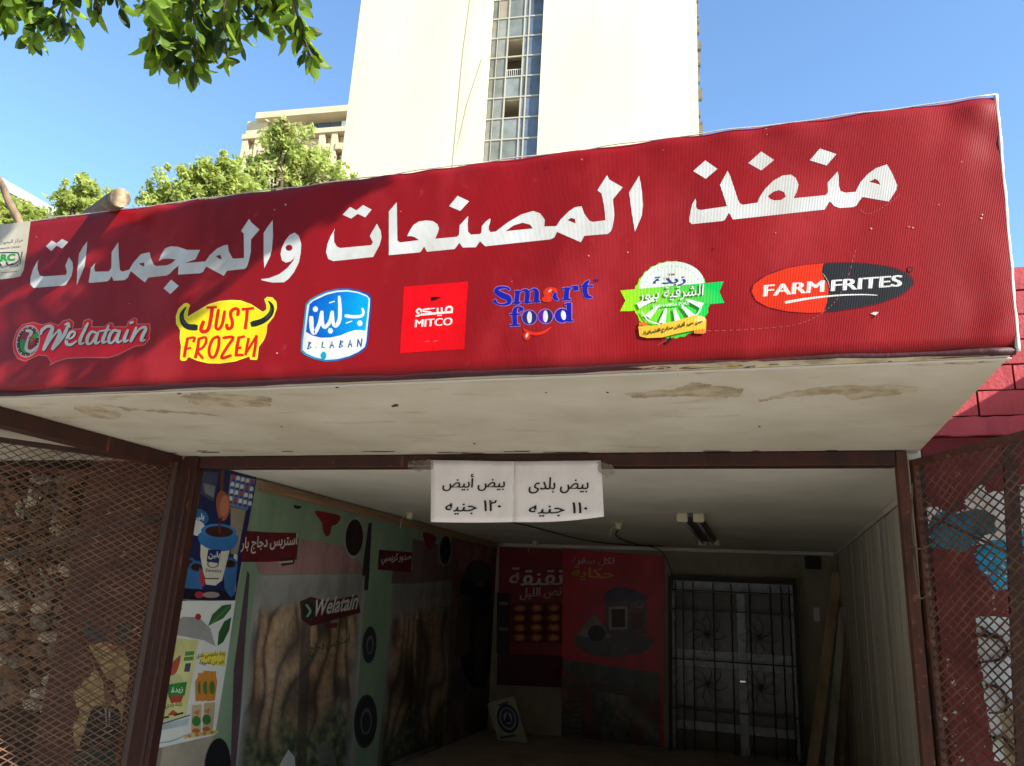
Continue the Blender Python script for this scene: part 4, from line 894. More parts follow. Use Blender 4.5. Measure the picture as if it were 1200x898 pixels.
# product cloths
GR = (122, 144, 120)
def cloth(label, corners, fn, dx, seed):
    t = thing('product_banner', label, 'banner', onX((corners[2][0] + corners[3][0]) / 2, min(corners[2][1], 890), LX), 'printed product banners hung along the left wall')
    obj('cloth', card(corners, dx - .001, k=26, amp=.0, seed=seed), pm('green_cloth', GR, .8, (104, 126, 104), 3, (1, 1, .4), bump=.5, bscale=5), t)
    P = wallP(dx - .003); fn(P); P.build('print', PRINT_C, t)
    return t
def nz2(x, y, z=0.0): return noise.noise(Vector((x, y, z)))
def mixc(a, b, t): t = max(0, min(1, t)); return tuple(a[i] + (b[i] - a[i]) * t for i in range(3))
def bag(seed, dark=1.0, strips=7.5):
    """fried strips standing in a hazy clear bag with salad leaves at the foot"""
    def fn(u, v):
        w_ = u * strips + nz2(u * 3, v * 3.2, seed) * 1.5 + v * .9; k = math.floor(w_); f = w_ - k
        round_ = math.sin(math.pi * f) ** .6
        cut = .5 + .75 * nz2(k * 3.7, v * 4.6, seed + 3)
        grain = nz2(u * 20, v * 26, seed) * .8 + nz2(u * 45, v * 55, seed + 1) * .8
        br = mixc((132, 82, 50), (224, 174, 122), .35 + .5 * round_ * (.6 + .6 * cut) + grain * .45)
        br = mixc(br, (66, 50, 42), (1 - round_) ** 1.6 * 1.0 + max(0, .36 - cut) * 3.4 + max(0, v - .45) * .5)
        top = .13 + .1 * nz2(k * 5.1, 0, seed) ; c = mixc((150, 146, 140), br, (v - top) / .05)
        g_ = (v - .62 + .22 * nz2(u * 5, v * 5, seed + 8)) / .14
        leafy = nz2(u * 22, v * 24, seed + 5) + .5 * nz2(u * 48, v * 50, seed + 6)
        c = mixc(c, mixc((44, 58, 38), (128, 136, 84), .5 + leafy * .9), g_)
        gap = (abs(u - .47 - .1 * v) < .045) and v > .18
        if gap: c = mixc(c, (70, 56, 50), .7)
        e = min(u, 1 - u, v * 1.3); c = mixc((156, 160, 164), c, e / .075)
        shine = max(0, nz2(u * 3 + v * 1.5, v * 1.1, seed + 11)) ** 1.2 * .75; c = mixc(c, (168, 170, 172), .14 + shine * .5)
        return tuple(x * dark for x in c)
    return fn
def c1(P):
    P.at(270, 560, 2.655)
    P.poly([(220, 190), (380, 215), (420, 300), (90, 300), (75, 260), (210, 245)], (168, 120, 124))
    P.poly([(60, 300), (20, 898), (0, 898), (10, 600), (52, 290)], (92, 66, 80))
    P.poly([(430, 140), (440, 140), (432, 300), (428, 350), (405, 350), (415, 250)], (60, 40, 48))
    P.poly([(82, 305), (250, 303), (418, 305), (400, 600), (372, 960), (10, 960), (40, 650)], (158, 162, 166)); P.poly([(100, 340), (400, 335), (385, 600), (360, 960), (70, 960), (90, 640)], (122, 118, 108))
    P.grid([(84, 307), (417, 305), (373, 958), (14, 958)], 110, 170, bag(4.3, .93))
    P.poly([(216, 385), (250, 370), (300, 385), (395, 365), (405, 420), (330, 440), (250, 462), (220, 440)], (96, 24, 30)); P.ell(243, 410, 24, 34, (60, 62, 56)); P.ell(243, 410, 20, 29, (36, 50, 38)); P.stroke([(236, 395), (248, 415), (238, 432)], 7, (170, 168, 164))
    P.text('Welatain', (200, 200, 198), (262, 432), (396, 408), 52, .02, .3)
    P.text('استربس دجاج', (40, 84, 40), (245, 560), (370, 525), 42, .02); P.poly([(295, 455), (335, 450), (330, 466), (300, 470)], (120, 30, 34))
    P.poly([(150, 898), (180, 845), (200, 870), (205, 960), (130, 960)], (190, 190, 186)); P.poly([(260, 820), (320, 850), (330, 900), (280, 890)], (110, 116, 110))
    P.poly([(45, 165), (120, 170), (205, 172), (212, 190), (206, 255), (120, 262), (32, 262)], (112, 20, 34)); P.text('استربس دجاج بار', (214, 204, 204), (30, 240), (205, 226), 54, .02); P.poly([(148, 250), (200, 248), (198, 268), (160, 275)], (70, 24, 30)); P.stroke([(152, 264), (192, 260)], 6, (180, 160, 160))
    P.ell(385, 188, 33, 64, (158, 158, 150), .05); P.ell(385, 186, 27, 57, (36, 28, 30), .05); P.ell(388, 185, 19, 46, (52, 32, 32), .05)
    P.poly([(262, 105), (300, 108), (342, 120), (330, 145), (316, 150), (310, 175), (298, 182), (288, 165), (284, 140)], (140, 24, 34), smooth=True); P.poly([(196, 84), (224, 90), (212, 98), (198, 94)], (34, 44, 34))
    for cx_, cy_, rx, ry in ((432, 520, 22, 58), (420, 758, 36, 84)):
        P.ell(cx_, cy_, rx, ry, (56, 56, 62), .06); P.ell(cx_ + 1, cy_, rx * .9, ry * .9, (44, 44, 50), .06); P.ell(cx_ + 2, cy_, rx * .5, ry * .5, (104, 104, 110), .06); P.ell(cx_ + 2, cy_ + 3, rx * .36, ry * .38, (50, 50, 56), .06)
    P.ell(-40, 900, 40, 90, (26, 26, 32), .06)
def c2(P):
    P.at(270, 560, 2.655)
    P.poly([(566, 190), (690, 215), (690, 330), (500, 330), (505, 290), (566, 290)], (112, 84, 86))
    P.poly([(505, 335), (690, 318), (690, 600), (670, 960), (450, 960), (480, 650)], (118, 104, 98))
    P.grid([(505, 336), (689, 319), (668, 958), (455, 958)], 60, 110, bag(9.1, .8, 6.0))
    P.text('Welatain', (150, 130, 128), (585, 415), (680, 398), 40, .02, .3)
    P.poly([(462, 224), (566, 232), (562, 294), (458, 286)], (110, 20, 32)); P.text('صدور كريسبي', (206, 198, 198), (468, 272), (560, 268), 36, .02)
    P.poly([(600, 170), (640, 185), (628, 215), (616, 222), (606, 205)], (130, 24, 34), smooth=True); P.ell(668, 228, 22, 50, (120, 124, 120), .05); P.ell(668, 226, 17, 43, (32, 28, 30), .05)
    P.poly([(470, 900), (600, 830), (660, 820), (655, 850), (560, 900)], (60, 62, 58)); P.poly([(490, 890), (640, 830), (640, 840), (520, 900)], (110, 110, 104))
def c3(P):
    P.at(430, 600, 3.011)
    P.poly([(300, 90), (465, 108), (450, 960), (270, 960)], (60, 30, 32)); 
    for i in range(3): P.text('المصنعات', (120, 30, 34), (345, 150 + 38 * i), (440, 155 + 38 * i), 30, .02)
    P.grid([(302, 92), (464, 109), (450, 958), (272, 958)], 40, 90, lambda u, v: mixc(mixc((130, 56, 58), (86, 74, 78), v * 2), (150, 122, 106), .35 + .7 * nz2(u * 4, v * 6, 2.2) + .35 * nz2(u * 14, v * 20, 3)))
    P.poly([(330, 250), (375, 225), (430, 240), (440, 330), (432, 560), (380, 620), (330, 520)], (30, 32, 46), smooth=True); P.poly([(320, 290), (370, 285), (360, 500), (310, 515)], (84, 68, 58)); P.poly([(385, 370), (430, 370), (420, 620), (380, 600)], (80, 62, 54)); P.ell(400, 240, 20, 26, (110, 84, 70))
    P.poly([(340, 235), (370, 175), (420, 180), (440, 245)], (74, 70, 66), smooth=True)
cloth('green banner with dark red label and bag of chicken strips, nearest the doorway', [(300, 566), (433, 604), (404, 960), (236, 960)], c1, .006, 1)
cloth('light green banner with a small red label and browned meat, second from the doorway', [(434, 604), (528, 624), (505, 960), (410, 960)], c2, .006, 2)
cloth('dark banner with red Arabic print in the far left corner', [(529, 624.5), (583, 638), (572, 960), (508, 960)], c3, .006, 3)
obj_ = obj('wooden_batten', G().add(*(lambda: ([onX(301, 563, LX + .002), onX(301, 575, LX + .002), onX(583, 642.5, LX + .002), onX(583, 636.5, LX + .002)] + [onX(301, 563, LX + .002) + Vector((.022, 0, 0)), onX(301, 575, LX + .002) + Vector((.022, 0, 0)), onX(583, 642.5, LX + .002) + Vector((.022, 0, 0)), onX(583, 636.5, LX + .002) + Vector((.022, 0, 0))], [(0, 1, 2, 3), (7, 6, 5, 4), (0, 4, 5, 1), (1, 5, 6, 2), (2, 6, 7, 3), (3, 7, 4, 0)]))()), WOODT, origin=(LX, 7, 2.3))
tag(obj_, 'tan wooden batten nailed along the top of the left wall above the banners', 'batten')

# ------------------------------------------------------------------ back wall
def backP(y=YB - .006): return Print(lambda x, yy: onY(x, yy, y), (0, -1, 0), .001, .00003)
def bcard(corners, y, th=.003):
    q = [onY(x, yy, y) for x, yy in corners]; return G().prism(q, (0, th, 0))
t = thing('night_poster', 'dark red poster with pale Arabic words over rows of snacks on the back wall', 'poster', onY(620, 800, YB))
obj('sheet', bcard([(585, 641), (659, 644), (659, 800), (583, 795)], YB - .008), pm('maroon_sheet', (130, 22, 36), .5, (106, 18, 30), 4), t)
P = backP(YB - .008).at(540, 620, 3.23)
P.text('نقنقة', (206, 184, 182), (180, 214), (381, 212), 68, 0, 0, 4); P.text('نص الليل', (190, 170, 170), (222, 270), (376, 262), 46, 0, 0, 3)
rk = random.Random(4)
def snacks(u, v):
    f, g_ = (u * 3) % 1, (v * 4) % 1; r_ = math.hypot((f - .5) * 1.1, g_ - .5); c = mixc((206, 140, 96), (110, 44, 40), (r_ - .2) / .25 + .5 * nz2(u * 20, v * 20, 1))
    return mixc(c, (96, 30, 36), (r_ - .42) / .08)
P.grid([(192, 282), (384, 280), (384, 430), (190, 430)], 54, 60, snacks)
P.poly([(138, 240), (190, 245), (185, 480), (135, 470)], (60, 56, 62)); P.poly([(145, 275), (180, 277), (180, 290), (145, 288)], (130, 130, 130)); P.poly([(145, 372), (180, 374), (180, 386), (145, 384)], (110, 110, 110)); P.poly([(140, 470), (386, 480), (384, 600), (136, 590)], (88, 46, 52))
P.build('print', PRINT_C, t)
t = thing('story_poster', 'bright red film wrapped poster of a snack pack on the back wall beside the grille', 'poster', onY(720, 890, YB))
obj('sheet', bcard([(659.5, 643), (779, 652), (778, 960), (657, 960)], YB - .012), pm('red_sheet', (190, 32, 54), .4, (156, 26, 44), 4), t)
P = backP(YB - .012).at(540, 620, 3.23)
P.text('لكل سفرة', (196, 168, 168), (420, 138), (578, 142), 34, .006, 0, 2); P.text('حكاية', (196, 168, 40), (418, 192), (577, 198), 50, 0, 0, 3)
P.poly([(435, 405), (560, 395), (715, 410), (720, 450), (640, 480), (520, 480), (445, 450)], (96, 88, 98), smooth=True); P.poly([(440, 400), (505, 318), (575, 410), (520, 420)], (140, 134, 130)); P.ell(515, 395, 34, 30, (40, 28, 32))
P.poly([(545, 260), (700, 255), (705, 400), (550, 395)], (96, 84, 88)); P.poly([(560, 295), (632, 293), (632, 380), (562, 382)], (160, 140, 136)); P.poly([(570, 305), (622, 303), (622, 372), (572, 372)], (44, 36, 38)); P.poly([(550, 240), (600, 220), (690, 245), (700, 268), (552, 270)], (66, 72, 94), smooth=True)
P.text('سناك', (150, 130, 130), (642, 300), (690, 298), 24, .02); P.poly([(645, 318), (690, 318), (690, 378), (645, 380)], (90, 40, 46))
P.poly([(385, 495), (755, 545), (755, 650), (640, 600), (400, 560)], (78, 88, 82)); P.poly([(382, 560), (640, 600), (755, 650), (755, 1100), (380, 1100)], (84, 70, 68))
def packs(u, v):
    a, b = int(u * 6 + nz2(u * 2, v * 2, 1) * .6), int(v * 5 + nz2(u * 2, v * 2, 5) * .6); t = noise.cell(Vector((a + .5, b + .5, 3.5)))
    base = [(120, 60, 62), (96, 92, 96), (140, 124, 106), (84, 96, 92), (112, 44, 50)][int(t * 4.99) % 5]
    c = mixc(base, (60, 52, 52), .35 + nz2(u * 17, v * 22, 7)); return mixc(c, (150, 146, 144), max(0, nz2(u * 3 - v * 5, v * 2, 9)) * .8)
P.grid([(384, 590), (752, 655), (755, 1090), (380, 1090)], 60, 70, packs)
P.poly([(420, 640), (455, 636), (450, 960), (418, 960)], (96, 92, 80))
for i in range(14): P.stroke([(424, 655 + i * 20), (450, 655 + i * 20)], 5, (50, 48, 44), smooth=False)
P.build('print', PRINT_F, t)
t = thing('emblem_sheet', 'tilted white sheet with a blue round emblem low in the back left corner', 'sheet', onY(600, 885, 9.4))
obj('sheet', bcard([(571, 825), (602, 816), (622, 882), (586, 876)], 9.4, .004), pm('off_white', (170, 168, 156), .7, (150, 148, 136), 6), t)
P = Print(lambda x, y: onY(x, y, 9.4), (0, -1, 0), .001, .0002).at(540, 620, 3.23)
P.ell(178, 718, 40, 56, (40, 56, 110), -.25, hole=.78); P.ell(178, 716, 26, 38, (60, 76, 130), -.25, hole=.6); P.poly([(165, 735), (176, 690), (192, 730)], (36, 48, 100)); P.stroke([(150, 790), (205, 782)], 9, (60, 70, 110)); P.stroke([(145, 668), (180, 655)], 7, (70, 76, 110))
P.build('print', PRINT_P, t)
# glazed door + wrought iron grille
def B(x, y, yy=YB): return onY(x, y, yy)
x0_, x1_ = B(786, 700).x, B(932, 700).x; zt = B(860, 683).z
t = thing('glazed_door', 'pale framed glazed double door in the back wall behind the iron grille', 'door', ((x0_ + x1_) / 2, YB, .03))
fy0, fy1 = YB - .07, YB - .012
xm = (B(868, 700).x)
fr = G().box((x0_, fy0, zt - .13), (x1_, fy1, zt)).box((x0_, fy0, .03), (x0_ + .06, fy1, zt - .132)).box((x1_ - .06, fy0, .03), (x1_, fy1, zt - .132)).box((xm - .05, fy0, .03), (xm + .05, fy1, zt - .132))
obj('frame', fr, ALU, t, bevel=.004)
z1r, z2r = B(800, 770).z, B(800, 848).z
for za, zb in ((.05, z2r - .05), (z2r + .05, z1r - .1), (z1r + .1, zt - .134)):
    for xa, xb in ((x0_ + .062, xm - .052), (xm + .052, x1_ - .062)): obj('pane', G().box((xa, YB - .04, za), (xb, YB - .03, zb)), GLASSD, t)
for z_, h in ((z1r, .1), (z2r, .05)):
    for xa, xb in ((x0_ + .062, xm - .052), (xm + .052, x1_ - .062)): obj('rail', G().box((xa, fy0 + .01, z_ - h + .002), (xb, fy1, z_ + h - .002)), ALU, t, bevel=.003)
obj('lock', G().box((xm - .04, fy0 - .02, B(868, 798).z - .015), (xm + .035, fy0 - .001, B(868, 798).z + .015)), pm('bright_metal', (220, 220, 220), .2, metal=1), t, bevel=.006)
t = thing('iron_grille', 'black wrought iron grille of petals and twisted bars before the back door', 'grille', ((x0_ + x1_) / 2, YB - .2, .03))
gy = YB - .2
gx0, gx1 = B(783, 690, gy).x, B(934, 690, gy).x; gz = B(860, 678, gy).z
obj('frame', G().box((gx0, gy - .015, .03), (gx0 + .04, gy + .015, gz)).box((gx1 - .05, gy - .015, .03), (gx1, gy + .015, gz)).box((gx0 + .042, gy - .015, gz - .05), (gx1 - .052, gy + .015, gz)), DARK, t)
gxm = (gx0 + gx1) / 2
for fx in (.06, .12, .2, .36, .5, .64, .8, .88, .94):
    x = gx0 + (gx1 - gx0) * fx; g = G(); n = 40
    g.tube([(x + .003 * math.sin(i * 1.7), gy + .003 * math.cos(i * 1.7), .05 + (gz - .11) * i / n) for i in range(n + 1)], .008, 5); obj('bar', g, DARK, t)
for z_ in (.5, 1.05, 1.62, gz - .16):
    obj('cross_bar', G().box((gx0 + .045, gy - .02, z_ - .008), (gx1 - .055, gy - .008, z_ + .008)), DARK, t)
for cz in (.78, 1.34):
    for cxx in (gx0 + (gx1 - gx0) * .3, gx0 + (gx1 - gx0) * .7):
        for k_ in range(8):
            a = math.pi * k_ / 4; g = G(); pts = []
            for i in range(13):
                u = i / 12; r_ = .23 * u; wv = .05 * math.sin(math.pi * u); pts.append((cxx + r_ * math.cos(a) - wv * math.sin(a), gy - .024, cz + r_ * math.sin(a) + wv * math.cos(a)))
            for i in range(11, -1, -1):
                u = i / 12; r_ = .23 * u; wv = -.05 * math.sin(math.pi * u); pts.append((cxx + r_ * math.cos(a) - wv * math.sin(a), gy - .024, cz + r_ * math.sin(a) + wv * math.cos(a)))
            g.tube(pts, .0038, 4); obj('petal', g, DARK, t)
# box on back wall, right
tag(obj('junction_box', G().box((B(943, 652).x, YB - .06, B(943, 667).z), (B(961, 652).x, YB - .002, B(943, 652).z)), DARK, origin=B(950, 660), bevel=.004), 'small black electrical box high on the back wall near the right corner', 'electrical box')
tag(obj('wall_switch', G().box((B(953, 712).x, YB - .03, B(953, 728).z), (B(960, 712).x, YB - .002, B(953, 712).z)), pm('switch_white', (200, 196, 186), .4), origin=B(956, 720), bevel=.003), 'small white switch on the back wall right of the grille', 'switch')
for lab, (a, b), wd, yy in (('tan timber plank leaning in the far right corner', ((981, 672), (944, 960)), .11, 9.3), ('grey weathered plank leaning right of the tan plank', ((988, 712), (966, 960)), .08, 9.0), ('thin dark reddish board leaning nearest the right wall', ((993, 712), (984, 960)), .05, 8.9)):
    p, q = onY(*a, yy + .6), onY(*b, yy); dd = (q - p).normalized(); q = p + dd * ((p.z - .03) / -dd.z)
    mt = {'t': pm('plank_tan', (176, 154, 124), .8, (140, 120, 94), 6, (1, 1, .2)), 'g': pm('grey_wood', (176, 170, 160), .8, (136, 130, 120), 6, (1, 1, .2)), 'th': WOOD}['t' if lab[0] == 't' and lab[1] == 'a' else 'g' if lab[0] == 'g' else 'th']
    tag(obj('leaning_plank', G().bar(p, q, wd, .03, (0, -1, .1)), mt, origin=q, bevel=.003), lab, 'plank', 'planks leaning in the far right corner')

# ------------------------------------------------------------------ on the ceiling
t = thing('tube_light', 'unlit twin tube ceiling light with cream end caps', 'ceiling light', onZ(815, 625, ZC))
a = onZ(806, 601, ZC); b = onZ(842, 637, ZC); b = Vector((a.x + .06, b.y - .6, ZC))
obj('tray', G().box((a.x - .06, a.y, ZC - .035), (a.x + .10, b.y, ZC - .002)), pm('tray_grey', (86, 84, 80), .5), t, bevel=.004)
CRM = pm('cream_plastic', (206, 196, 164), .4)
for k_ in (-.045, .085):
    for yy in (a.y - .012, b.y - .02): obj('end_cap', G().box((a.x + k_ - .045, yy, ZC - .075), (a.x + k_ + .045, yy + .035, ZC - .001)), CRM, t, bevel=.012)
    obj('tube', G().tube([(a.x + k_ * .8, a.y + .03, ZC - .055), (a.x + k_ * .8, b.y - .03, ZC - .055)], .014, 10), pm('tube_glass', (120, 120, 116), .2), t, smooth=True)
for lab, x, y in (('small white lamp holder on the ceiling at the left of the price sheets', 480, 601), ('small white lamp holder on the ceiling right of the price sheets', 725, 613), ('tiny lamp holder on the ceiling between the posters', 627, 634)):
    p = onZ(x, y, ZC); t = thing('lamp_holder', lab, 'lamp holder', p, 'bare lamp holders on the ceiling')
    obj('socket', G().tube([p + Vector((0, 0, -.001)), p + Vector((0, 0, -.02)), p + Vector((0, 0, -.06))], [.045, .032, .028], 12), CRM, t, smooth=True)
    q = p + Vector((-.02, -.01, -.03)); obj('wire', G().tube([q, q + Vector((-.05, 0, -.03)), q + Vector((-.06, 0, -.12))], .004, 5), pm('pale_wire', (170, 166, 156), .5), t)
for lab, pts in (('grey cable sagging across the ceiling toward the back posters', [(520, 600), (600, 612), (690, 634), (760, 640)]), ('thin cable running along the ceiling beside the lamp holder', [(728, 618), (722, 628), (745, 638), (778, 640)]), ('loose cable hanging beside the film wrapped poster', [(700, 628), (760, 640), (776, 648), (786, 668), (788, 690)])):
    pp = [onZ(x, min(y, 641), ZC - .02) for x, y in catmull(pts, False, 5)]
    if 'loose' in lab: pp = [onY(x, y, 9.8) for x, y in catmull(pts, False, 5)]
    tag(obj('cable', G().tube(pp, .008, 6), pm('cable_dark', (60, 58, 54), .5), origin=pp[0]), lab, 'cable')

# ================================================================== BACKGROUND
# ---- unseen row across the street, added to hide low sky from the shop front
opp = thing('unseen_street_row', 'plain tan unseen building row added across the street to hide the low sky', 'building', (-2, -9, 0))
obj('wall', G().box((-26, -16, 0), (12, -9, 14)), pm('tan_render', (150, 134, 110), .9, (126, 112, 92), .6, bump=.2, bscale=8), opp)
for i in range(10):
    for j in range(4): obj('window', G().box((-24.5 + 3.6 * i, -8.98, 1.1 + 2.9 * j), (-23 + 3.6 * i, -8.9, 2.4 + 2.9 * j)), pm('street_window', (50, 52, 54), .3), opp)
obj('cornice', G().box((-26.2, -8.99, 13.6), (12.2, -8.6, 14.1)), CB0, opp)

# ---- tower
TA = math.radians(6.5); tn = Vector((math.sin(TA), -math.cos(TA), 0)); tx = Vector((math.cos(TA), math.sin(TA), 0))
T0 = at(600, 190, 62); up = Vector((0, 0, 1))
def tw(px, py): p = onplane(px, py, T0, tn); return (p - Vector((T0.x, T0.y, 0))).dot(tx), p.z
TO = Vector((T0.x, T0.y, 0))
def tb(g, u0, u1, d0, d1, z0, z1): return g.frame(TO, tx, -tn, up, (u0, d0, z0), (u1, d1, z1))
uL = tw(411, 100)[0]; uR = tw(817.5, 80)[0]; gL = tw(570.5, 100)[0]; gR = tw(633, 95)[0]
zt_ = 75
tower = thing('tower_block', 'tall cream tower slab with a vertical strip of grey glass above the sign', 'building', TO)
CRT = pm('cream_render', (213, 201, 166), .85, (203, 189, 152), .12, (1, 1, .25), bump=.1, bscale=2, spots=[((196, 186, 160), .5, .68, .9, (2, 2, .15))])
obj('wall', tb(G(), uL, gL, 0, 16, 0, zt_), CRT, tower); obj('wall', tb(G(), gR, uR, 0, 16, 0, zt_), CRT, tower)
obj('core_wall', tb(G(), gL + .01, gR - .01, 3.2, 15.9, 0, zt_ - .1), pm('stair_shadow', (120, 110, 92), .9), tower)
# ragged pipe stack and stains on the right corner
g = G(); rt_ = random.Random(8)
for k_ in range(40):
    z_ = 12 + k_ * 1.5; tb(g, uR + .01, uR + rt_.uniform(.12, .32), .2, .6, z_, z_ + rt_.uniform(.5, 1.4))
obj('corner_pipes', g, pm('grimy_pipe', (120, 108, 88), .9, (80, 72, 60), 2), tower, kind='stuff')
zr = [tw(600, y)[1] for y in (185, 159, 135, 110, 86, 63, 40, 17)]; dz = (zr[-1] - zr[0]) / 7
rows = [zr[0] + dz * i for i in range(-8, 16)]
span = gR - gL
cols = [0, .125, .325, .63, .72, 1.0]
FRM = pm('mullion', (160, 154, 136), .6)
gcol = [(132, 132, 120), (136, 136, 126), (128, 132, 126), (118, 124, 126), (96, 108, 122)]
gm = {}
slabm = pm('pale_slab', (196, 184, 156), .85)
for i, z_ in enumerate(rows):
    obj('transom', tb(G(), gL + .002, gR - .002, .35, .47, z_ - .06, z_ + .06), FRM, tower)
    for c_ in range(5):
        u0, u1 = gL + span * cols[c_], gL + span * cols[c_ + 1]
        k_ = i - 8
        opened = (c_ == 2 and k_ in (5, 4, 2, -1))
        if opened: continue
        base = gcol[c_]; v = rt_.uniform(.88, 1.08); q = (c_, int(v * 12), (rt_.random() < .16 and c_ < 2))
        if q not in gm:
            col_ = tuple(int(x * q[1] / 12) for x in base) if not q[2] else (150, 138, 118)
            gm[q] = pm('pane_tint_%d_%d_%d' % q, col_, .55, tuple(int(x * .82) for x in col_), .8, spec=.2)
        obj('pane', tb(G(), u0 + .05, u1 - .05, .42, .45, z_ + .07, z_ + dz - .07), gm[q], tower)
for c_ in range(1, 5):
    u = gL + span * cols[c_]; obj('mullion', tb(G(), u - (.05 if c_ != 1 else .02), u + (.05 if c_ != 1 else .02), .34, .48, rows[0], rows[-1]), FRM, tower)
for i in range(-3, 5):
    z_ = rows[8] + dz * 3 * i - .15; obj('landing', tb(G(), gL + .02, gR - .02, .6, 3.1, z_, z_ + .25), slabm, tower)
kz = rows[8 + 4]
u0, u1 = gL + span * cols[2], gL + span * cols[3]
g = G()
for i in range(8): u = u0 + .1 + (u1 - u0 - .2) * i / 7; tb(g, u, u + .03, .5, .53, kz + .1, kz + .75)
tb(g, u0 + .05, u1 - .05, .495, .535, kz + .75, kz + .8); obj('railing', g, pm('white_rail', (206, 204, 196), .5), tower)
# faint hanging cables on the facade
for lab, a, b in (('long thin cable hanging down the left face of the tower', (556, 0), (534, 196)), ('second cable slanting down the tower face beside the glass', (569, 66), (540, 170))):
    p, q = onplane(*a, T0, tn) + tn * .15, onplane(*b, T0, tn) + tn * .15
    if a[1] == 0: p = p + (p - q) * .4
    tag(obj('facade_cable', G().tube([p, p.lerp(q, .5) + tn * .1, q], .03, 5), pm('cable_grey', (150, 146, 130), .7), origin=q), lab, 'cable')
# ---- lower building behind
SA = math.radians(6); sn = Vector((math.sin(SA), -math.cos(SA), 0)); sx = Vector((math.cos(SA), math.sin(SA), 0)); S0 = at(350, 165, 118); SO = Vector((S0.x, S0.y, 0)); K = 118 / 85
def sw(px, py): p = onplane(px, py, S0, sn); return (p - SO).dot(sx), p.z
def sb(g, u0, u1, d0, d1, z0, z1): return g.frame(SO, sx, -sn, up, (u0, d0, z0), (u1, d1, z1))
apt = thing('office_building', 'cream office block with roof slab and vertical fins, left of the tower behind the tree', 'building', SO)
CB = pm('cream_block', (200, 184, 150), .85, (184, 168, 136), .3, bump=.1, bscale=3)
aL = sw(282, 190)[0]; zl = sw(345, 160)[1]; zrf = sw(355, 139.5)[1]; aR = sw(440, 160)[0]
obj('wall', sb(G(), aL, aR, .8, 14, 0, zl - .1), CB, apt)
obj('ledge', sb(G(), aL - .2, aR, -.4, 14.5, zl, zl + .55 * K), CB, apt)
obj('penthouse_wall', sb(G(), aL + 1.0, aR, 1.5, 13, zl + .56 * K, zrf), pm('shade_wall', (206, 200, 176), .8), apt)
obj('roof_slab', sb(G(), sw(303, 145)[0], aR, -1.0, 14.6, zrf, zrf + .7 * K), CB, apt)
gu = sw(352, 150)[0]; n = 6
for i in range(n):
    obj('pane', sb(G(), gu + (aR - gu) * i / n + .06, gu + (aR - gu) * (i + 1) / n - .06, 1.25, 1.4, zl + .9 * K, zrf - .05), pm('blue_glass', (92, 112, 124), .2, (70, 90, 104), .3), apt)
WD = pm('dim_window', (112, 104, 94), .4, (84, 80, 74), .5)
for px in (283, 297.5, 321, 346, 372.5, 387, 404, 420):
    u = sw(px, 178)[0]; obj('fin', sb(G(), u, u + .6 * K, -.2, .799, 0, zl - .02), CB, apt)
    for fl in range(3):
        zz = zl - fl * 3.9 * K
        obj('window', sb(G(), u + .62 * K, u + 2.0 * K, .7, .78, zz - 3.4 * K, zz - 2.1 * K), WD, apt)
        obj('balcony', sb(G(), u + .61 * K, u + 1.25 * K, -.35, .69, zz - 2.0 * K, zz - 1.3 * K), CB, apt)
p_ = sw(399, 149); obj('roof_unit', sb(G(), p_[0], p_[0] + 1.0 * K, .2, 1.0, p_[1], p_[1] + .8 * K), pm('unit_white', (214, 212, 204), .6), apt)
obj('parapet', sb(G(), sw(288, 160)[0], sw(312, 155)[0], -.1, 1.2, zl + .57 * K, zl + 2.2 * K), CB, apt)
# ---- white sloped roof far left
t = thing('sloped_roof_hall', 'white hall with a steep sloping roof edge at the far left above the sign', 'building', Vector((at(20, 250, 38).x, at(20, 250, 38).y, 0)))
yy = at(20, 250, 38).y
q = [onY(x, y, yy) for x, y in ((-260, 60), (72, 248), (72, 257), (-260, 85))]
obj('roof_edge', G().prism(q, (0, 9, 0)), pm('white_roof', (222, 222, 216), .6, (206, 204, 196), .3), t)
q2 = [onY(x, y, yy + .5) for x, y in ((-260, 85), (66, 256), )]; q2 += [Vector((q2[1].x, q2[1].y, 0)), Vector((q2[0].x, q2[0].y, 0))]
obj('wall', G().prism(q2, (0, 8, 0)), pm('shade_wall', (190, 186, 160), .8), t)

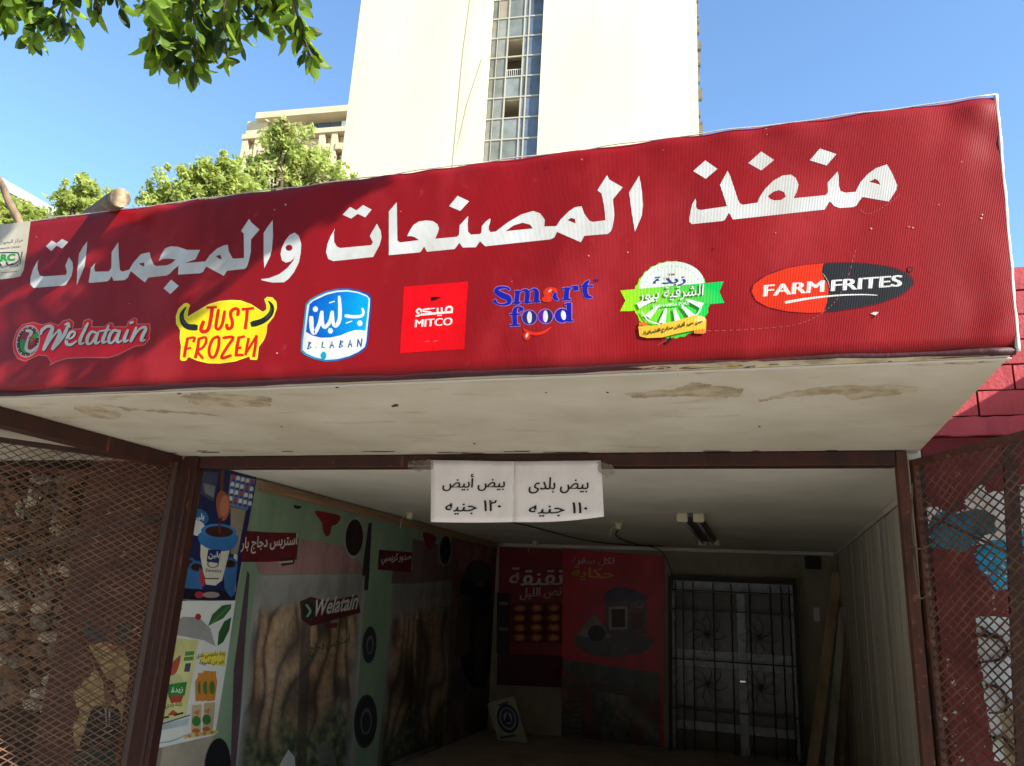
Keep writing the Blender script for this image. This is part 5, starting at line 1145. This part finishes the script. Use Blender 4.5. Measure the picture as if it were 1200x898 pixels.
# ---- background trees
def leafmat(name, c1_, c2_, tr, f=.35):
    return pm(name, c1_, .5, c2_, 2.5, contrast=(.4, .6), trans=(tr, f), spec=.3)
FAR1 = leafmat('far_leaf', (174, 182, 108), (134, 150, 80), (208, 216, 116), .5); FAR2 = leafmat('dry_leaf', (176, 172, 122), (140, 144, 92), (196, 192, 120), .4)
BARK = pm('bark', (88, 74, 60), .9, (60, 50, 42), 12, (1, 1, .2), bump=.7, bscale=30, bstretch=(1, 1, .2))
def far_tree(label, blobs, r, base_px, seed, mat, dens=1.0, leaf=.09, mat2=None):
    rt = random.Random(seed); b0 = at(base_px, 240, r); b0 = Vector((b0.x, b0.y, 0))
    t = thing('tree', label, 'tree', b0, 'trees standing behind the sign')
    g = G(); g2 = G(); trunk = G()
    cen = []
    for (x, y, rp) in blobs:
        R_ = rp / 900 * r * .95; c = at(x, y, r + rt.uniform(-.5, .5) * R_); cen.append((c, R_))
    mid = sum((c for c, _ in cen), Vector()) / len(cen)
    tp = Vector((b0.x, b0.y, mid.z * .62)); trunk.tube([b0, b0.lerp(tp, .5) + Vector((.1, 0, 0)), tp], [.2, .16, .12], 9); obj('trunk', trunk, BARK, t, smooth=True)
    for c, R_ in cen:
        obj('branch', G().tube([tp, tp.lerp(c, .5) + Vector((rt.uniform(-.2, .2), 0, .1)), c + Vector((0, 0, R_ * .3))], [.08, .05, .015], 6), BARK, t, smooth=True)
        sub = []
        for k_ in range(int(24 * dens)):
            v = Vector((rt.gauss(0, 1), rt.gauss(0, 1), rt.gauss(0, 1))).normalized() * R_ * (rt.uniform(.4, 1.2) if rt.random() < .85 else rt.uniform(1.2, 1.6)); sub.append((c + v, R_ * rt.uniform(.1, .32)))
        for sc_, sr in sub:
            hh = g2 if (mat2 and rt.random() < .25) else g
            for k_ in range(int(38 * dens)):
                p = sc_ + Vector((rt.gauss(0, 1), rt.gauss(0, 1), rt.gauss(0, 1))) * sr * .75
                a = Vector((rt.uniform(-1, 1), rt.uniform(-1, 1), rt.uniform(-1, .6))).normalized(); bb = a.orthogonal().normalized(); bb = (Matrix.Rotation(rt.uniform(0, 6.28), 3, a) @ bb)
                L_ = leaf * rt.uniform(.7, 1.3); hh.add([p - a * L_, p + bb * L_ * .42, p + a * L_, p - bb * L_ * .42], [(0, 1, 2, 3)])
    c_ = obj('crown', g, mat, t, kind='stuff')
    if g2.V: obj('dry_foliage', g2, mat2, t, kind='stuff')
    return t
far_tree('tall pale green tree with a pointed crown in front of the office block', [(332, 152, 8), (330, 165, 16), (345, 178, 20), (322, 190, 22), (360, 196, 24), (338, 205, 24), (380, 205, 20), (395, 216, 15), (412, 220, 10), (318, 218, 24), (360, 225, 24), (340, 240, 30), (400, 240, 20), (300, 205, 10)], 17, 345, 5, FAR1, 1.2, .055, FAR2)
far_tree('broad bright green tree left of the pointed one above the sign', [(205, 222, 20), (185, 234, 10), (225, 212, 16), (248, 205, 16), (262, 200, 13), (272, 215, 20), (240, 228, 22), (285, 228, 22), (300, 240, 20), (210, 245, 24), (256, 245, 26), (190, 250, 22)], 15, 240, 6, FAR1, 1.2, .052)
far_tree('small round green tree between the thin pole and the thick pole', [(96, 220, 12), (85, 235, 12), (110, 232, 14), (120, 244, 8), (98, 250, 20), (78, 250, 8)], 15, 98, 7, FAR1, 1.1, .05)
far_tree('low green tree at the far left edge in front of the white roof', [(8, 245, 12), (26, 252, 12), (0, 262, 16), (40, 262, 10), (-20, 250, 18), (20, 270, 14), (42, 256, 6)], 14, 12, 8, FAR1, 1.1, .05)
far_tree('wisp of green tree top showing over the sign below the tower glass', [(548, 205, 9), (556, 212, 9), (538, 214, 8), (430, 226, 8), (420, 232, 9)], 17, 545, 9, FAR1, .6, .06)

# ---- near tree: its branches hang into the upper left corner and shade the left of the sign
LM = [leafmat('leaf_dark', (46, 66, 32), (30, 46, 24), (84, 110, 34), .25), leafmat('leaf_mid', (92, 120, 44), (62, 88, 34), (146, 174, 48), .45), leafmat('leaf_light', (124, 154, 52), (96, 130, 40), (180, 206, 56), .5)]
def leaf_mesh(k, mat):
    bend = (.0, .006, .012)[k % 3]; V = []; F = []; prof = [(0, 0), (.12, .15), (.32, .25), (.58, .265), (.82, .17), (1, 0)]
    Lf = .052
    for (s_, w_2) in prof:
        y = s_ * Lf; z = -bend * (s_ ** 2) * 1.4 - .002; V += [(-w_2 * Lf, y, z + w_2 * .012), (0, y, z - .0015), (w_2 * Lf, y, z + w_2 * .012)]
    for i in range(len(prof) - 1): q = 3 * i; F += [(q, q + 1, q + 4, q + 3), (q + 1, q + 2, q + 5, q + 4)]
    V += [(0, -.012, 0), (.0012, -.012, 0)]; F.append((1, len(V) - 2, len(V) - 1))
    me = bpy.data.meshes.new('leaf'); me.from_pydata(V, [], F); me.update(); me.materials.append(mat)
    for p in me.polygons: p.use_smooth = True
    return me
LMESH = [leaf_mesh(k, LM[m]) for k in range(3) for m in (0, 1, 1, 2)]
rn = random.Random(21)
tree = thing('overhanging_tree', 'near leafy tree whose branches hang into the upper left corner', 'tree', (2.0, -2.6, 0))
trk = [(2.0, -2.6, 0), (1.95, -2.5, 1.5), (1.8, -2.2, 2.8), (1.4, -1.4, 3.9), (.8, -.2, 4.7), (.2, .9, 5.0), (-.8, 1.6, 4.9), (-1.6, 1.9, 4.6)]
tree_tr = obj('trunk', G().tube(trk, [.17, .15, .13, .1, .075, .055, .035, .015], 10), BARK, tree, smooth=True)
allLeaves = []      # (matrix) of visible ones, then shade clumps
def leaf_matrix(p, d, roll, s_):
    y = d.normalized(); x = y.orthogonal().normalized(); x = Matrix.Rotation(roll, 3, y) @ x; z = x.cross(y)
    M = Matrix((x, y, z)).transposed().to_4x4(); M = Matrix.Translation(p) @ M @ Matrix.Scale(s_, 4); return M
def spray(pts, n, size, lenj=.05, droop=.6):
    """a twig along pts with leaves leaving it all round"""
    out = []; m = len(pts) - 1
    for k_ in range(n):
        t_ = rn.random() ** .8 * m; i = min(int(t_), m - 1); p = pts[i].lerp(pts[i + 1], t_ - i); dd = (pts[i + 1] - pts[i]).normalized()
        side = Vector((rn.gauss(0, 1), rn.gauss(0, 1), rn.gauss(0, .7))).normalized()
        d = (dd * rn.uniform(.2, .9) + side * .8 + Vector((0, 0, -droop * rn.random()))).normalized()
        out.append(leaf_matrix(p + side * .008, d, rn.uniform(0, 6.28), size * rn.uniform(.7, 1.15)))
    return out
vis = []
twigs = [  # pixel paths, distance, leaf count
    ([(60, -60), (20, -10), (-15, 15)], 2.5, 26), ([(60, -50), (45, -5), (40, 38)], 2.6, 24), ([(90, -50), (75, 0), (64, 30)], 2.55, 26), ([(120, -60), (108, -15), (118, 14)], 2.35, 14), ([(130, -60), (135, -10), (138, 10)], 2.35, 14), ([(10, -60), (10, 0), (0, 28)], 2.5, 24),
    ([(50, -60), (30, 0), (38, 50)], 2.75, 22), ([(160, -60), (165, -10), (172, 4)], 2.1, 6), ([(90, -40), (85, 20), (78, 38)], 2.7, 14),
    ([(180, -60), (182, 10), (178, 50)], 2.2, 24), ([(190, -60), (195, 20), (190, 72)], 2.25, 32), ([(220, -60), (210, 20), (212, 85)], 2.3, 34), ([(230, -60), (228, 20), (228, 78)], 2.2, 34), ([(250, -60), (240, 20), (250, 60)], 2.25, 32), ([(280, -60), (262, 10), (268, 78)], 2.2, 26),
    ([(300, -60), (280, 0), (282, 52)], 2.3, 28), ([(310, -60), (300, 0), (305, 30)], 2.3, 26), ([(330, -60), (322, 0), (334, 40)], 2.1, 28), ([(340, -60), (345, 0), (358, 50), (366, 70)], 2.05, 34), ([(355, -60), (335, -10), (325, 22)], 2.2, 20), ([(200, -60), (220, -10), (260, 20)], 2.35, 26), ([(240, -60), (280, -10), (330, 12)], 2.35, 24), ([(160, -60), (200, -5), (240, 15)], 2.45, 24), ([(230, 10), (222, 60), (205, 78)], 2.3, 14)]
def mapd(pth, r):
    return [at(x, y, r) for x, y in catmull(pth, False, 3)]
for pth, r, n in twigs:
    pts = mapd(pth, r)
    obj('twig', G().tube([Vector((-1.3, 1.75, 4.75)).lerp(pts[0], .5), *pts], [.008, .006] + [.0035] * (len(pts) - 2) + [.0015], 5), BARK, tree, smooth=True)
    vis += spray(pts, int(n * 1.35), {2.05: .95}.get(r, 1.0))
vis.sort(key=lambda M: (M.translation - CAM).length)
def inview(p):
    q = ROT.transposed() @ (p - CAM); 
    if q.z >= 0: return False
    x, y = 600 + 900 * q.x / -q.z, 449 - 900 * q.y / -q.z; return -10 < x < 1210 and -12 < y < 910
iv = [M for M in vis if inview(M.translation)]; ov = [M for M in vis if not inview(M.translation)]
keep = iv[:300]; rest = iv[300:] + ov
for M in keep:
    o = bpy.data.objects.new('leaf', rn.choice(LMESH)); COL.objects.link(o); o.parent = tree
    o.matrix_local = Matrix.Translation(-WPOS[tree.name]) @ M
# shading boughs, out of the picture above, between the sun and the left part of the sign
back = -SUN_L
shade_px = []
for ln, wt in (([(430, 218), (330, 262), (205, 330), (120, 385), (20, 450), (-40, 480)], 11), ([(352, 235), (255, 272), (150, 338), (62, 376), (-20, 415)], 12), ([(285, 246), (205, 268), (135, 300)], 10), ([(235, 345), (150, 402), (90, 445)], 7), ([(395, 232), (300, 290)], 9), ([(0, 330), (-60, 360)], 10), ([(310, 232), (250, 250)], 9), ([(60, 300), (20, 322)], 4)):
    for q in catmull(ln, False, 5): shade_px.append((q[0] + rn.uniform(-8, 8), q[1] + rn.uniform(-5, 5), wt))
for (x, y, n) in shade_px:
    S_ = onY(x, y, 2.53); L_ = rn.uniform(2.6, 4.2); c = S_ + back * L_
    tw_ = [c + Vector((rn.uniform(-.04, .04), rn.uniform(-.04, .04), .05)), c, c + Vector((rn.uniform(-.05, .05), rn.uniform(-.05, .05), -.05))]
    obj('twig', G().tube([Vector((-.4, 1.5, 4.95)).lerp(tw_[0], .6)] + tw_, [.009, .006, .004, .002], 5), BARK, tree, smooth=True)
    rest += spray(tw_, int(n * 1.5), 1.2)
for k_ in range(70):     # the rest of the crown, over and behind the photographer's right
    c = Vector((rn.uniform(.6, 3.2), rn.uniform(-3.6, -1.2), rn.uniform(4.6, 6.4)))
    rest += spray([c, c + Vector((rn.uniform(-.4, .4), rn.uniform(-.4, .4), -.2)), c + Vector((rn.uniform(-.6, .6), rn.uniform(-.6, .6), -.5))], 26, 1.1)
for m_i in range(3):
    g = G(); src = [me for me in LMESH if me.materials[0] == LM[m_i]]
    for i, M in enumerate(rest):
        if i % 3 != m_i: continue
        me = src[i % len(src)]; g.add([M @ v.co for v in me.vertices], [tuple(p.vertices) for p in me.polygons])
    obj('foliage', g, LM[m_i], tree, smooth=True, kind='stuff')
